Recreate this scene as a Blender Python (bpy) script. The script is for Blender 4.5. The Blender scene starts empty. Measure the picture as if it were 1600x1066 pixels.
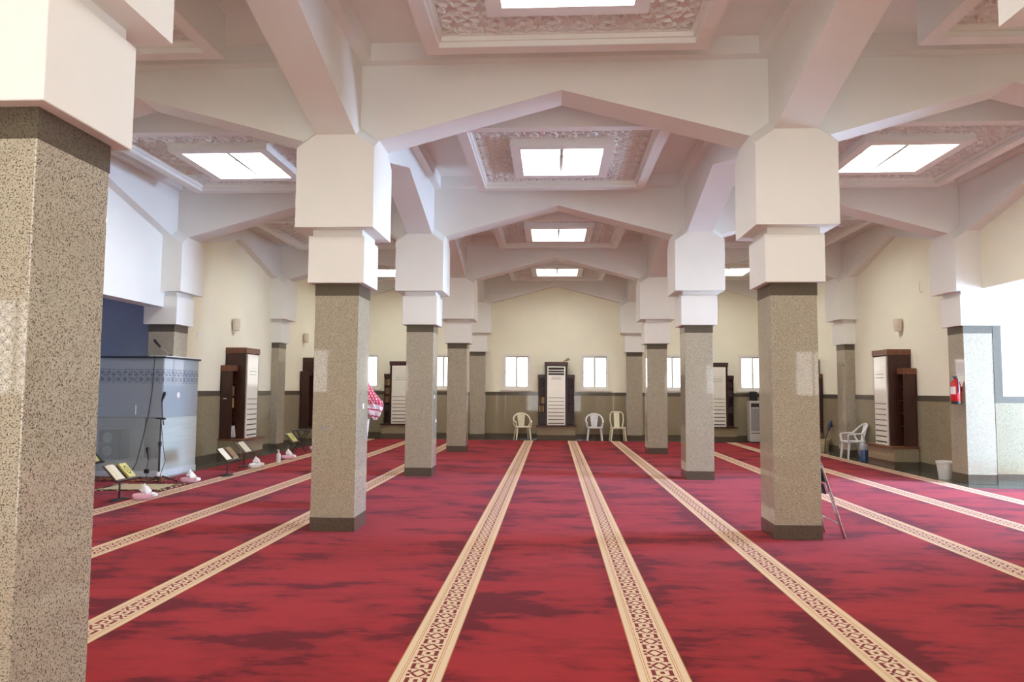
import bpy, bmesh, math, random
from mathutils import Vector, Matrix, Euler
random.seed(7)
C = bpy.context.scene.collection
sc = bpy.context.scene
PI = math.pi

# ------------------------------------------------------------------ measures
XC = [-7.175, -2.38, 2.57, 7.32]              # column lines
YR = [-1.97, 3.06, 8.06, 13.09, 18.18, 23.10] # column rows
WL, WR, WB, WF = -7.12, 7.32, 23.05, -2.10    # wall planes
CEIL = 5.40
ZSB, ZST, ZBB, Z2, Z1, ZA = 2.714, 3.235, 3.309, 4.19, 4.337, 4.885
HS, HSB, HBB, HB = .2443, .313, .43, .222
STRIPES = [-5.64, -4.28, -2.92, -0.72, 0.605, 1.915, 4.02, 5.385, 6.635]

# ------------------------------------------------------------------ node helpers
class NT:
    def __init__(self, name):
        self.m = bpy.data.materials.new(name); self.m.use_nodes = True
        self.t = self.m.node_tree; self.t.nodes.clear()
        self.out = self.n('ShaderNodeOutputMaterial')
    def n(self, typ, **kw):
        nd = self.t.nodes.new(typ)
        for k, v in kw.items(): setattr(nd, k, v)
        return nd
    def l(self, a, b): self.t.links.new(a, b)
    def put(self, sock, v):
        if isinstance(v, bpy.types.NodeSocket): self.l(v, sock)
        else: sock.default_value = v
    def math(self, op, a, b=None, clamp=False):
        nd = self.n('ShaderNodeMath', operation=op); nd.use_clamp = clamp
        self.put(nd.inputs[0], a)
        if b is not None: self.put(nd.inputs[1], b)
        return nd.outputs[0]
    def mix(self, f, a, b):
        nd = self.n('ShaderNodeMix', data_type='RGBA')
        self.put(nd.inputs[0], f); self.put(nd.inputs[6], a); self.put(nd.inputs[7], b)
        return nd.outputs[2]
    def pos(self): return self.n('ShaderNodeNewGeometry').outputs['Position']
    def objco(self): return self.n('ShaderNodeTexCoord').outputs['Object']
    def noise(self, vec, scale, detail=3, rough=.5, stretch=None):
        if stretch:
            mp = self.n('ShaderNodeMapping'); mp.inputs['Scale'].default_value = stretch
            self.l(vec, mp.inputs['Vector']); vec = mp.outputs[0]
        nd = self.n('ShaderNodeTexNoise'); self.l(vec, nd.inputs['Vector'])
        nd.inputs['Scale'].default_value = scale; nd.inputs['Detail'].default_value = detail
        nd.inputs['Roughness'].default_value = rough
        return nd.outputs['Fac']
    def ramp(self, f, stops, interp='LINEAR'):
        nd = self.n('ShaderNodeValToRGB'); nd.color_ramp.interpolation = interp
        e = nd.color_ramp.elements
        while len(e) < len(stops): e.new(.5)
        for el, (p, c) in zip(e, stops):
            el.position = p; el.color = c if len(c) == 4 else (*c, 1)
        self.l(f, nd.inputs[0]); return nd.outputs[0]
    def bsdf(self, col, rough=.5, metal=0, spec=.5, bump=None, bstr=.2, bdist=.01, **kw):
        b = self.n('ShaderNodeBsdfPrincipled')
        self.put(b.inputs['Base Color'], col if isinstance(col, bpy.types.NodeSocket) else (*col, 1))
        self.put(b.inputs['Roughness'], rough); b.inputs['Metallic'].default_value = metal
        b.inputs['Specular IOR Level'].default_value = spec
        for k, v in kw.items(): self.put(b.inputs[k.replace('_', ' ')], v)
        if bump is not None:
            bp = self.n('ShaderNodeBump'); bp.inputs['Strength'].default_value = bstr
            bp.inputs['Distance'].default_value = bdist
            self.l(bump, bp.inputs['Height']); self.l(bp.outputs[0], b.inputs['Normal'])
        self.l(b.outputs[0], self.out.inputs[0]); return b

def simple(name, col, rough=.5, metal=0, spec=.5, var=.04, scale=9, **kw):
    """plain material with a slight procedural tone variation"""
    t = NT(name); f = t.noise(t.objco(), scale, 3)
    a = tuple(max(0, c * (1 - var)) for c in col); b = tuple(min(1, c * (1 + var)) for c in col)
    t.bsdf(t.ramp(f, [(.3, a), (.7, b)]), rough, metal, spec, **kw); return t.m

M = {}
def paint(name, col, rough=.65):
    t = NT(name); p = t.pos(); f = t.noise(p, 1.3, 4)
    a = tuple(c * .975 for c in col); b = tuple(min(1, c * 1.02) for c in col)
    g = t.noise(p, 180, 2)
    t.bsdf(t.ramp(f, [(.3, a), (.7, b)]), rough, spec=.3, bump=g, bstr=.06, bdist=.004); return t.m
M['white'] = paint('white_wall_paint', (.825, .83, .78))
M['ceil'] = paint('ceiling_paint', (.81, .815, .78))
M['cream'] = paint('cream_wall_paint', (.88, .86, .695))
M['blue'] = paint('slate_blue_wall_paint', (.36, .43, .57))
M['plaster'] = paint('carved_plaster', (.78, .775, .74), .75)

def granite(name, light, dark, mid, speck, rough, thr):
    t = NT(name); p = t.pos()
    n1 = t.noise(p, speck, 3, .65)
    n2 = t.noise(p, speck * 2.3, 2, .6)
    n3 = t.noise(p, 9, 4, .6)
    base = t.mix(t.ramp(n2, [(.42, (0, 0, 0)), (.58, (1, 1, 1))]), (*mid, 1), (*light, 1))
    fl = t.ramp(n1, [(thr, (1, 1, 1)), (thr + .045, (0, 0, 0))])
    col = t.mix(fl, base, (*dark, 1))
    col2 = t.mix(t.math('MULTIPLY', t.ramp(n3, [(.4, (0, 0, 0)), (.65, (1, 1, 1))]), .3), col, (*mid, 1))
    t.bsdf(col2, rough, spec=.5); return t.m
M['granite'] = granite('speckled_tan_granite', (.57, .515, .40), (.075, .06, .044), (.36, .32, .235), 135, .035, .418)
M['granite_wall'] = granite('olive_speckled_wall_granite', (.41, .36, .245), (.07, .056, .034), (.285, .24, .145), 135, .035, .418)
M['granite_dark'] = granite('dark_brown_granite', (.135, .112, .08), (.05, .04, .027), (.095, .078, .055), 130, .12, .42)
M['granite_floor'] = granite('polished_dark_floor_granite', (.17, .16, .115), (.05, .047, .03), (.115, .105, .072), 120, .12, .43)

def wood(name, a, b, rough=.3):
    t = NT(name); p = t.pos()
    f = t.noise(p, 6, 5, .6, stretch=(6, 6, .7))
    t.bsdf(t.ramp(f, [(.3, a), (.7, b)]), rough, spec=.45, bump=f, bstr=.05); return t.m
M['wood'] = wood('dark_mahogany_wood', (.032, .011, .008), (.075, .026, .016))
M['wood_cap'] = wood('reddish_mahogany_wood', (.12, .045, .022), (.24, .095, .045), .35)
M['shelf_inner'] = wood('dark_shelf_wood', (.02, .009, .007), (.04, .016, .012), .5)

M['ac'] = simple('air_conditioner_plastic', (.83, .81, .71), .12, var=.015)
M['slot'] = simple('dark_louver_slot', (.025, .02, .017), .6)
M['ac_grey'] = simple('grey_display_plastic', (.45, .43, .40), .4)
M['cream_plastic'] = simple('cream_chair_plastic', (.84, .79, .60), .35, var=.02)
M['white_plastic'] = simple('white_chair_plastic', (.80, .80, .83), .35, var=.02)
M['bucket'] = simple('white_bucket_plastic', (.75, .73, .68), .4)
M['tan_plastic'] = simple('tan_bin_plastic', (.56, .45, .27), .45)
M['black'] = simple('black_plastic', (.015, .015, .016), .4)
M['blackmetal'] = simple('black_painted_metal', (.03, .02, .018), .35, spec=.5)
M['chrome'] = simple('chrome_tube', (.75, .76, .8), .15, metal=1)
M['vinyl'] = simple('black_vinyl', (.02, .022, .028), .4)
M['grey_plastic'] = simple('grey_plastic', (.32, .32, .31), .4)
M['pale_grey'] = simple('pale_grey_plastic', (.62, .60, .54), .35)
M['red'] = simple('red_enamel', (.55, .015, .02), .25)
M['paper'] = simple('white_paper', (.82, .81, .80), .7)
M['page'] = simple('printed_page', (.80, .74, .52), .7)
M['green_cover'] = simple('yellow_book_cover', (.56, .50, .15), .45)
M['tan_page'] = simple('open_book_page', (.78, .72, .56), .7)
M['brown_cover'] = simple('brown_book_cover', (.20, .11, .05), .5)
M['dark_cover'] = simple('dark_book_cover', (.05, .03, .03), .5)
M['gold_cover'] = simple('ochre_book_cover', (.42, .30, .10), .5)
M['ink'] = simple('black_ink', (.03, .025, .02), .6)
M['tissue'] = simple('white_tissue', (.88, .87, .88), .8)
M['pink_wrap'] = simple('pink_plastic_wrap', (.78, .42, .50), .3)
M['pump'] = simple('clear_sanitizer_bottle', (.80, .80, .80), .2)
M['wframe'] = simple('white_window_frame', (.82, .80, .74), .4, var=.01)
M['sash'] = simple('white_window_sash', (.66, .66, .62), .4, var=.01)
M['lampglass'] = simple('alabaster_lamp_shade', (.70, .64, .50), .5)
M['skin'] = simple('skin', (.42, .25, .16), .5)
M['thobe'] = simple('white_robe_cloth', (.82, .82, .83), .8)
M['hair'] = simple('black_hair', (.015, .012, .01), .6)
M['bluejug'] = simple('blue_water_bottle', (.05, .085, .19), .15, spec=.6)
M['navy'] = simple('dark_navy_plastic', (.02, .028, .09), .35)
M['jugtop'] = simple('clear_grey_bottle_top', (.40, .43, .48), .15, spec=.6)
M['bronze'] = simple('dried_twig', (.30, .22, .10), .8)
M['railtop'] = simple('white_counter_top', (.80, .80, .76), .3)
M['whitebase'] = simple('white_base_rail', (.66, .68, .72), .35)

def emit(name, col, s):
    t = NT(name); p = t.pos(); f = t.noise(p, .8, 2)
    e = t.n('ShaderNodeEmission'); a = tuple(c * .97 for c in col)
    t.l(t.ramp(f, [(.3, a), (.7, col)]), e.inputs[0]); e.inputs[1].default_value = s
    t.l(e.outputs[0], t.out.inputs[0]); return t.m
M['sky_pane'] = emit('daylit_skylight_glazing', (1, .985, .95), 14.5)
M['win_pane'] = emit('daylit_window_glass', (1, .98, .93), 3.2)
M['rear_pane'] = emit('daylit_rear_window_glass', (1, .99, .97), 6)
M['fill_pane'] = emit('added_fill_light_glass', (1, .985, .96), 4.2)  # glow of the added panel behind the camera
M['door_pane'] = emit('daylit_entrance_glass', (.50, .68, 1.0), 84)

# glass of the pulpit screen
def tinted():
    t = NT('tinted_screen_glass'); p = t.pos()
    sx = t.n('ShaderNodeSeparateXYZ'); t.l(p, sx.inputs[0])
    # etched band with a star pattern
    z = sx.outputs[2]; h = t.math('ADD', sx.outputs[0], sx.outputs[1])
    band = t.math('LESS_THAN', t.math('ABSOLUTE', t.math('SUBTRACT', z, 1.755)), .125)
    def wavec(v, per):
        return t.math('ABSOLUTE', t.math('SUBTRACT', t.math('FRACT', t.math('DIVIDE', v, per)), .5))
    a = wavec(h, .10); b = wavec(z, .10)
    c = wavec(t.math('ADD', h, z), .1414); d = wavec(t.math('SUBTRACT', h, z), .1414)
    mn = t.math('MINIMUM', t.math('MINIMUM', a, b), t.math('MINIMUM', c, d))
    lines = t.math('GREATER_THAN', mn, .07)
    etched = t.math('MULTIPLY', band, lines)
    gl = t.n('ShaderNodeBsdfGlossy'); gl.inputs['Roughness'].default_value = .02
    tr = t.n('ShaderNodeBsdfTransparent'); tr.inputs[0].default_value = (.78, .84, .86, 1)
    fr = t.n('ShaderNodeFresnel'); fr.inputs[0].default_value = 1.6
    m1 = t.n('ShaderNodeMixShader'); t.l(t.math('ADD', fr.outputs[0], .04), m1.inputs[0]); t.l(tr.outputs[0], m1.inputs[1]); t.l(gl.outputs[0], m1.inputs[2])
    df = t.n('ShaderNodeBsdfDiffuse'); df.inputs[0].default_value = (.62, .70, .755, 1)  # pale bluish diffuse layer stands in for the bright reflection on the panes
    m0 = t.n('ShaderNodeMixShader'); m0.inputs[0].default_value = .5
    t.l(m1.outputs[0], m0.inputs[1]); t.l(df.outputs[0], m0.inputs[2])
    d2 = t.n('ShaderNodeBsdfDiffuse'); d2.inputs[0].default_value = (.08, .11, .18, 1)
    m2 = t.n('ShaderNodeMixShader'); t.l(t.math('MULTIPLY', etched, .6), m2.inputs[0])
    t.l(m0.outputs[0], m2.inputs[1]); t.l(d2.outputs[0], m2.inputs[2])
    t.l(m2.outputs[0], t.out.inputs[0]); return t.m
M['tint'] = tinted()
def frosted(name, clear):
    t = NT(name); f = t.noise(t.pos(), 3, 3, stretch=(.3, .3, 6))
    col = t.ramp(f, [(.35, (.60, .69, .67)), (.65, (.68, .76, .74))])
    b = t.bsdf(col, .12, spec=.5)
    tr = t.n('ShaderNodeBsdfTransparent'); mx = t.n('ShaderNodeMixShader'); mx.inputs[0].default_value = clear
    t.l(b.outputs[0], mx.inputs[1]); t.l(tr.outputs[0], mx.inputs[2]); t.l(mx.outputs[0], t.out.inputs[0]); return t.m
M['frost'] = frosted('frosted_screen_glass', .68); M['frost_side'] = frosted('milky_screen_glass', .15)

def ghutra():
    t = NT('red_checked_headscarf_cloth'); p = t.objco()
    sx = t.n('ShaderNodeSeparateXYZ'); t.l(p, sx.inputs[0])
    h = t.math('ADD', sx.outputs[0], sx.outputs[1])
    def ln(v, per, w):
        return t.math('LESS_THAN', t.math('ABSOLUTE', t.math('SUBTRACT', t.math('FRACT', t.math('DIVIDE', v, per)), .5)), w)
    m = t.math('MAXIMUM', ln(t.math('ADD', h, t.math('MULTIPLY', sx.outputs[2], .35)), .05, .33), ln(t.math('SUBTRACT', sx.outputs[2], h), .05, .2))
    lo = t.math('ADD', sx.outputs[2], t.math('MULTIPLY', sx.outputs[1], .3))
    m = t.math('MULTIPLY', m, t.math('GREATER_THAN', lo, 1.30))
    st = ln(lo, .075, .11)
    m = t.math('MAXIMUM', m, t.math('MULTIPLY', st, t.math('LESS_THAN', lo, 1.30)))
    t.bsdf(t.mix(m, (.82, .74, .78, 1), (.55, .05, .11, 1)), .85); return t.m
M['ghutra'] = ghutra()

def rugm(name, field, dark):
    t = NT(name); p = t.objco()
    n = t.noise(p, 14, 3, .6)
    sx = t.n('ShaderNodeSeparateXYZ'); t.l(p, sx.inputs[0])
    ex = t.math('GREATER_THAN', t.math('ABSOLUTE', sx.outputs[0]), .43)
    ey = t.math('GREATER_THAN', t.math('ABSOLUTE', sx.outputs[1]), .31)
    bd = t.math('MAXIMUM', ex, ey)
    f = t.math('MULTIPLY', bd, t.math('GREATER_THAN', n, .43))
    col = t.mix(f, t.ramp(n, [(.3, tuple(c * .85 for c in field)), (.7, field)]), (*dark, 1))
    t.bsdf(col, .95, spec=.1, bump=t.noise(p, 120, 2), bstr=.4); return t.m
M['rug'] = rugm('cream_fleece_rug', (.60, .50, .32), (.07, .03, .025))
def rug2():
    t = NT('patterned_brown_rug'); p = t.objco(); n = t.noise(p, 9, 3, .7); v = t.n('ShaderNodeTexVoronoi'); t.l(p, v.inputs['Vector']); v.inputs['Scale'].default_value = 12
    col = t.ramp(n, [(.36, (.05, .02, .02)), (.46, (.22, .05, .03)), (.54, (.45, .26, .13)), (.6, (.10, .03, .03))], 'CONSTANT')
    t.bsdf(col, .95, spec=.1); return t.m
M['rug2'] = rug2()

def carpet():
    t = NT('red_striped_prayer_carpet'); p = t.pos()
    sx = t.n('ShaderNodeSeparateXYZ'); t.l(p, sx.inputs[0]); X, Y = sx.outputs[0], sx.outputs[1]
    d = None
    for c in STRIPES:
        a = t.math('ABSOLUTE', t.math('SUBTRACT', X, c))
        d = a if d is None else t.math('MINIMUM', d, a)
    s = t.math('ABSOLUTE', t.math('SUBTRACT', t.math('MULTIPLY', t.math('FRACT', t.math('DIVIDE', Y, .2)), .2), .1))
    def rng(v, lo, hi): return t.math('MULTIPLY', t.math('GREATER_THAN', v, lo), t.math('LESS_THAN', v, hi))
    AND = lambda a, b: t.math('MULTIPLY', a, b)
    OR = lambda a, b: t.math('MAXIMUM', a, b)
    # red field, pile brushed into darker and lighter patches
    wob = t.noise(p, 5, 4, .6)
    n1 = t.noise(p, .85, 5, .62, stretch=(1.0, 1.9, 1))
    n2 = t.noise(p, 3.2, 4, .65, stretch=(.8, 2.4, 1))
    near = t.math('SUBTRACT', 1, t.math('MULTIPLY', d, 2.6), True)           # pile is trodden flat beside the stripes
    f = t.math('ADD', t.math('ADD', t.math('MULTIPLY', n1, .8), t.math('MULTIPLY', n2, .35)), t.math('MULTIPLY', near, -.10))
    fac = t.ramp(f, [(.485, (0, 0, 0)), (.53, (.6, .6, .6)), (.62, (1, 1, 1))])
    red = t.mix(fac, (.09, .0042, .0048, 1), (.27, .0165, .0165, 1))
    cream = t.mix(t.noise(p, 60, 2), (.58, .45, .29, 1), (.68, .54, .37, 1))
    gold = (.42, .22, .07, 1); dark = (.16, .025, .02, 1)
    col = t.mix(t.math('LESS_THAN', d, .140), red, cream)
    lines = OR(OR(rng(d, .080, .085), rng(d, .093, .097)), rng(d, .134, .140))
    col = t.mix(lines, col, gold)
    bars = AND(rng(d, .036, .060), t.math('LESS_THAN', s, .030))
    bars = OR(bars, AND(rng(d, .018, .060), rng(s, .030, .040)))
    mid = AND(rng(d, .046, .066), rng(s, .062, .090))
    diag = AND(t.math('LESS_THAN', t.math('ABSOLUTE', t.math('SUBTRACT', d, t.math('MULTIPLY', t.math('SUBTRACT', s, .045), .75))), .010), rng(s, .048, .1))
    cen = AND(t.math('LESS_THAN', d, .012), t.math('LESS_THAN', s, .018))
    pat = OR(OR(bars, mid), OR(diag, cen))
    col = t.mix(pat, col, dark)
    pile = t.noise(p, 260, 2)
    b = t.bsdf(col, .9, spec=.03, bump=pile, bstr=.25, bdist=.006)
    b.inputs['Sheen Weight'].default_value = .18
    b.inputs['Sheen Roughness'].default_value = .45
    b.inputs['Sheen Tint'].default_value = (1, .42, .52, 1)
    return t.m
M['carpet'] = carpet()

# ------------------------------------------------------------------ mesh helpers
class MB:
    def __init__(self): self.v = []; self.f = []
    def add(self, vs, fs):
        o = len(self.v); self.v += [tuple(x) for x in vs]; self.f += [[i + o for i in f] for f in fs]; return self
    def box(self, x0, x1, y0, y1, z0, z1, M4=None):
        vs = [(x0,y0,z0),(x1,y0,z0),(x1,y1,z0),(x0,y1,z0),(x0,y0,z1),(x1,y0,z1),(x1,y1,z1),(x0,y1,z1)]
        if M4: vs = [tuple(M4 @ Vector(v)) for v in vs]
        return self.add(vs, [(0,3,2,1),(4,5,6,7),(0,1,5,4),(1,2,6,5),(2,3,7,6),(3,0,4,7)])
    def cbox(self, c, s, rot=None):
        m = Matrix.Translation(c) @ (rot.to_matrix().to_4x4() if rot else Matrix())
        return self.box(-s[0]/2, s[0]/2, -s[1]/2, s[1]/2, -s[2]/2, s[2]/2, m)
    def prism(self, poly, axis, a0, a1):
        """poly: 2-D points; axis the extrusion axis ('x': (y,z), 'y': (x,z), 'z': (x,y))"""
        def P(p, a): return {'x': (a, p[0], p[1]), 'y': (p[0], a, p[1]), 'z': (p[0], p[1], a)}[axis]
        n = len(poly); vs = [P(p, a0) for p in poly] + [P(p, a1) for p in poly]
        return self.add(vs, [list(range(n))[::-1], list(range(n, 2*n))] + [(i, (i+1) % n, n + (i+1) % n, n + i) for i in range(n)])
    def loft(self, secs, cap=True, closed=False):
        n = len(secs[0]); o = []; fs = []
        for s in secs: o += list(s)
        k = len(secs)
        for i in range(k - (0 if closed else 1)):
            j = (i + 1) % k
            for a in range(n): b = (a + 1) % n; fs.append((i*n+a, i*n+b, j*n+b, j*n+a))
        if cap and not closed: fs += [list(range(n))[::-1], [(k-1)*n+a for a in range(n)]]
        return self.add(o, fs)
    def tube(self, pts, r, n=8, closed=False, sq=1.0):
        pts = [Vector(p) for p in pts]; k = len(pts); secs = []; up = None
        for i, p in enumerate(pts):
            a = pts[i-1] if (i > 0 or closed) else p; b = pts[(i+1) % k] if (i < k-1 or closed) else p
            d = (b - a).normalized()
            if up is None:
                up = Vector((0,0,1)) if abs(d.z) < .9 else Vector((1,0,0))
            s = d.cross(up).normalized(); u = s.cross(d).normalized(); up = u
            rr = r[i] if isinstance(r, (list, tuple)) else r
            secs.append([p + s*math.cos(2*PI*q/n)*rr + u*math.sin(2*PI*q/n)*rr*sq for q in range(n)])
        return self.loft(secs, True, closed)
    def lathe(self, prof, n=24, c=(0,0,0)):
        secs = [[(c[0]+r*math.cos(2*PI*q/n), c[1]+r*math.sin(2*PI*q/n), c[2]+z) for q in range(n)] for r, z in prof]
        return self.loft(secs, True)
    def ring(self, ox, oy, ix, iy, z0, z1, cx=0, cy=0):
        """square ring (outer half sizes, inner half sizes)"""
        a = [(cx-ox,cy-oy),(cx+ox,cy-oy),(cx+ox,cy+oy),(cx-ox,cy+oy)]; b = [(cx-ix,cy-iy),(cx+ix,cy-iy),(cx+ix,cy+iy),(cx-ix,cy+iy)]
        vs = [(*p,z0) for p in a]+[(*p,z0) for p in b]+[(*p,z1) for p in a]+[(*p,z1) for p in b]
        fs = []
        for i in range(4):
            j = (i+1) % 4
            fs += [(i,4+i,4+j,j)[::1], (8+i,8+j,12+j,12+i), (i,j,8+j,8+i), (4+i,12+i,12+j,4+j)]
        return self.add(vs, fs)
    def build(self, name, mat, parent=None, smooth=False, bevel=0, loc=None):
        me = bpy.data.meshes.new(name); me.from_pydata(self.v, [], self.f)
        bm = bmesh.new(); bm.from_mesh(me); bmesh.ops.recalc_face_normals(bm, faces=bm.faces)
        bm.to_mesh(me); bm.free()
        if smooth:
            for p in me.polygons: p.use_smooth = True
        me.materials.append(M[mat] if isinstance(mat, str) else mat)
        o = bpy.data.objects.new(name, me); C.objects.link(o)
        if parent: o.parent = parent
        if loc: o.location = loc
        if bevel:
            b = o.modifiers.new('edge', 'BEVEL'); b.width = bevel; b.segments = 2; b.limit_method = 'ANGLE'; b.angle_limit = .6
        if smooth:
            try:
                me.set_sharp_from_angle(angle=.7)
            except Exception: pass
        return o

def tag(o, label=None, cat=None, group=None, kind=None):
    if label: o['label'] = label
    if cat: o['category'] = cat
    if group: o['group'] = group
    if kind: o['kind'] = kind
    return o
def thing(name, label, cat, loc=(0,0,0), rz=0, group=None, kind=None):
    o = bpy.data.objects.new(name, None); C.objects.link(o); o.empty_display_size = .1
    o.location = loc; o.rotation_euler = (0, 0, rz); return tag(o, label, cat, group, kind)
def dup(root, loc, rz=None, label=None, group=None):
    r = root.copy(); C.objects.link(r); r.location = loc
    if rz is not None: r.rotation_euler = (0, 0, rz)
    if label: r['label'] = label
    if group: r['group'] = group
    for ch in list(root.children):
        c = ch.copy(); C.objects.link(c); c.parent = r
        for g in list(ch.children):
            d = g.copy(); C.objects.link(d); d.parent = c
    return r

# ------------------------------------------------------------------ columns
ROWN = ['rearmost', 'nearest', 'second', 'third', 'fourth', 'back wall']
def capital_block(a, b, zb, z2, z1):
    m = MB(); zi = 2*z1 - z2
    for k in range(4):
        R = Matrix.Rotation(k*PI/2, 4, 'Z')
        T = lambda *p: tuple(R @ Vector(p))
        m.add([T(-a,-a,zb),T(a,-a,zb),T(a,-a,z2),T(b,-a,z1),T(-b,-a,z1),T(-a,-a,z2)], [(0,1,2,3,4,5)])
        m.add([T(b,-a,z1),T(a,-a,z2),T(a,-b,z1),T(b,-b,zi)], [(0,1,2,3)])
        m.add([T(b,-a,z1),T(b,-b,zi),T(b,-b,z1-.01),T(b,-a,z1-.01)], [(0,1,2,3)])
    m.add([(-a,-a,zb),(a,-a,zb),(a,a,zb),(-a,a,zb)], [(3,2,1,0)])
    o = m; return o
def weld(o):
    bm = bmesh.new(); bm.from_mesh(o.data); bmesh.ops.remove_doubles(bm, verts=bm.verts, dist=.001)
    bmesh.ops.recalc_face_normals(bm, faces=bm.faces); bm.to_mesh(o.data); bm.free(); return o
def column(loc, label, dz=0):
    t = thing('column', label, 'column', loc, 0, 'granite columns of the prayer hall', 'structure')
    MB().box(-HS, HS, -HS, HS, .16, 2.585+dz).build('shaft', 'granite', t, bevel=.006)
    MB().box(-HS-.003, HS+.003, -HS-.003, HS+.003, 0, .165).build('skirting', 'granite_dark', t, bevel=.004)
    MB().box(-HS-.002, HS+.002, -HS-.002, HS+.002, 2.58+dz, ZSB+.02+dz).build('collar', 'granite_dark', t)
    cap = weld(capital_block(HBB, HB, ZBB+dz, Z2, Z1).build('capital', 'white', t))
    MB().box(-HSB, HSB, -HSB, HSB, ZSB+dz, ZST+dz).build('lower_capital', 'white', cap, bevel=.006)
    MB().box(-HSB+.035, HSB-.035, -HSB+.035, HSB-.035, ZST-.01+dz, ZBB+.01+dz).build('neck', 'white', cap)
    return t
def clabel(i, j):
    side = ['left wall', 'left', 'right', 'right wall'][i]
    if j == 5: return ['granite half column in the back left corner', 'granite half column on the back wall, left of the middle cabinet', 'granite half column on the back wall, right of the middle cabinet', 'granite half column in the back right corner'][i]
    if i == 1: return {1: 'huge granite column filling the left edge of the photo', 2: 'granite column left of the middle aisle, front one with the red scarf behind it', 3: 'granite column left of the middle aisle, second behind the one with the scarf', 4: 'granite column left of the middle aisle, last before the back wall'}[j]
    if i == 2: return {1: 'granite column near the camera, only its capital tip shows top right', 2: 'granite column with a folded chair leaning on it', 3: 'granite column behind the one with the folded chair', 4: 'granite column right of the middle aisle, last before the back wall'}[j]
    if i == 0: return {1: 'left wall column beside the camera', 2: 'left wall column in front of the niche', 3: 'left wall granite column rising behind the glass pulpit', 4: 'left wall granite pilaster behind the sanitizer bottle'}[j]
    return {1: 'right wall column beside the camera', 2: 'right wall column before the entrance', 3: 'right wall granite column carrying the fire extinguisher', 4: 'right wall granite pilaster behind the white armchair'}[j]
cols = {}
for j in range(1, 6):
    for i in range(4):
        cols[i, j] = column((XC[i], YR[j], 0), clabel(i, j), .05 if j == 5 else 0)
# tiny fittings on the shafts
def cover(parent, y, z):
    MB().box(HS, HS+.008, y-.022, y+.022, z-.03, z+.03).build('socket_cover', 'paper', parent)
cover(cols[1,2], .02, 1.36); cover(cols[1,3], -.05, 1.42); cover(cols[1,3], .12, .98); cover(cols[1,4], .1, 1.5)
MB().lathe([(.0,0),(.028,0),(.028,.006),(.018,.007),(.016,.003),(0,.003)], 16).build('floor_socket', 'grey_plastic', cols[1,2]).matrix_local = Matrix.Translation((-.115, -HS-.001, 1.13)) @ Matrix.Rotation(PI/2, 4, 'X')

# ------------------------------------------------------------------ beams with gabled soffits
def gable(a, b, rise=True):
    """profile along one span between column centres a and b"""
    L, R = a + HBB, b - HBB; m = (a + b) / 2
    return [(a, Z1), (L, Z1), (m, ZA), (R, Z1), (b, Z1), (b, CEIL), (a, CEIL)]
for j, y in enumerate(YR):
    for i in range(3):
        MB().prism(gable(XC[i], XC[i+1]), 'y', y-HB, y+HB).build('beam', 'ceil')
for i, x in enumerate(XC):
    for j in range(5):
        p = gable(YR[j], YR[j+1]); p[0] = (YR[j]+HB, Z1); p[-1] = (YR[j]+HB, CEIL); p[4] = (YR[j+1]-HB, Z1); p[5] = (YR[j+1]-HB, CEIL)
        MB().prism(p, 'x', x-HB, x+HB).build('beam', 'ceil')
nb = 0
for o in list(C.objects):
    if o.name.split('.')[0] == 'beam':
        tag(o, 'white ceiling beam with a gabled underside between two columns', 'beam', 'gabled ceiling beams', 'structure')

# ------------------------------------------------------------------ ceiling, cornices, skylights
HX = 1.33                                        # inner half size of the dropped frame
cm = MB()
xs = sorted([WL-2.6] + [v for i in range(3) for v in ((XC[i]+XC[i+1])/2-HX, (XC[i]+XC[i+1])/2+HX)] + [WR+2.6])
ys = sorted([WF-.1] + [v for j in range(5) for v in ((YR[j]+YR[j+1])/2-HX, (YR[j]+YR[j+1])/2+HX)] + [WB+.3])
vid = {}
for a, x in enumerate(xs):
    for b, y in enumerate(ys): vid[a, b] = len(cm.v); cm.v.append((x, y, CEIL))
for a in range(len(xs)-1):
    for b in range(len(ys)-1):
        if a % 2 == 1 and b % 2 == 1: continue
        cm.f.append((vid[a,b], vid[a+1,b], vid[a+1,b+1], vid[a,b+1]))
co = cm.build('ceiling', 'ceil'); s = co.modifiers.new('slab', 'SOLIDIFY'); s.thickness = .12; s.offset = 1
tag(co, 'flat white ceiling between the beams', 'ceiling', None, 'structure')

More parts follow.
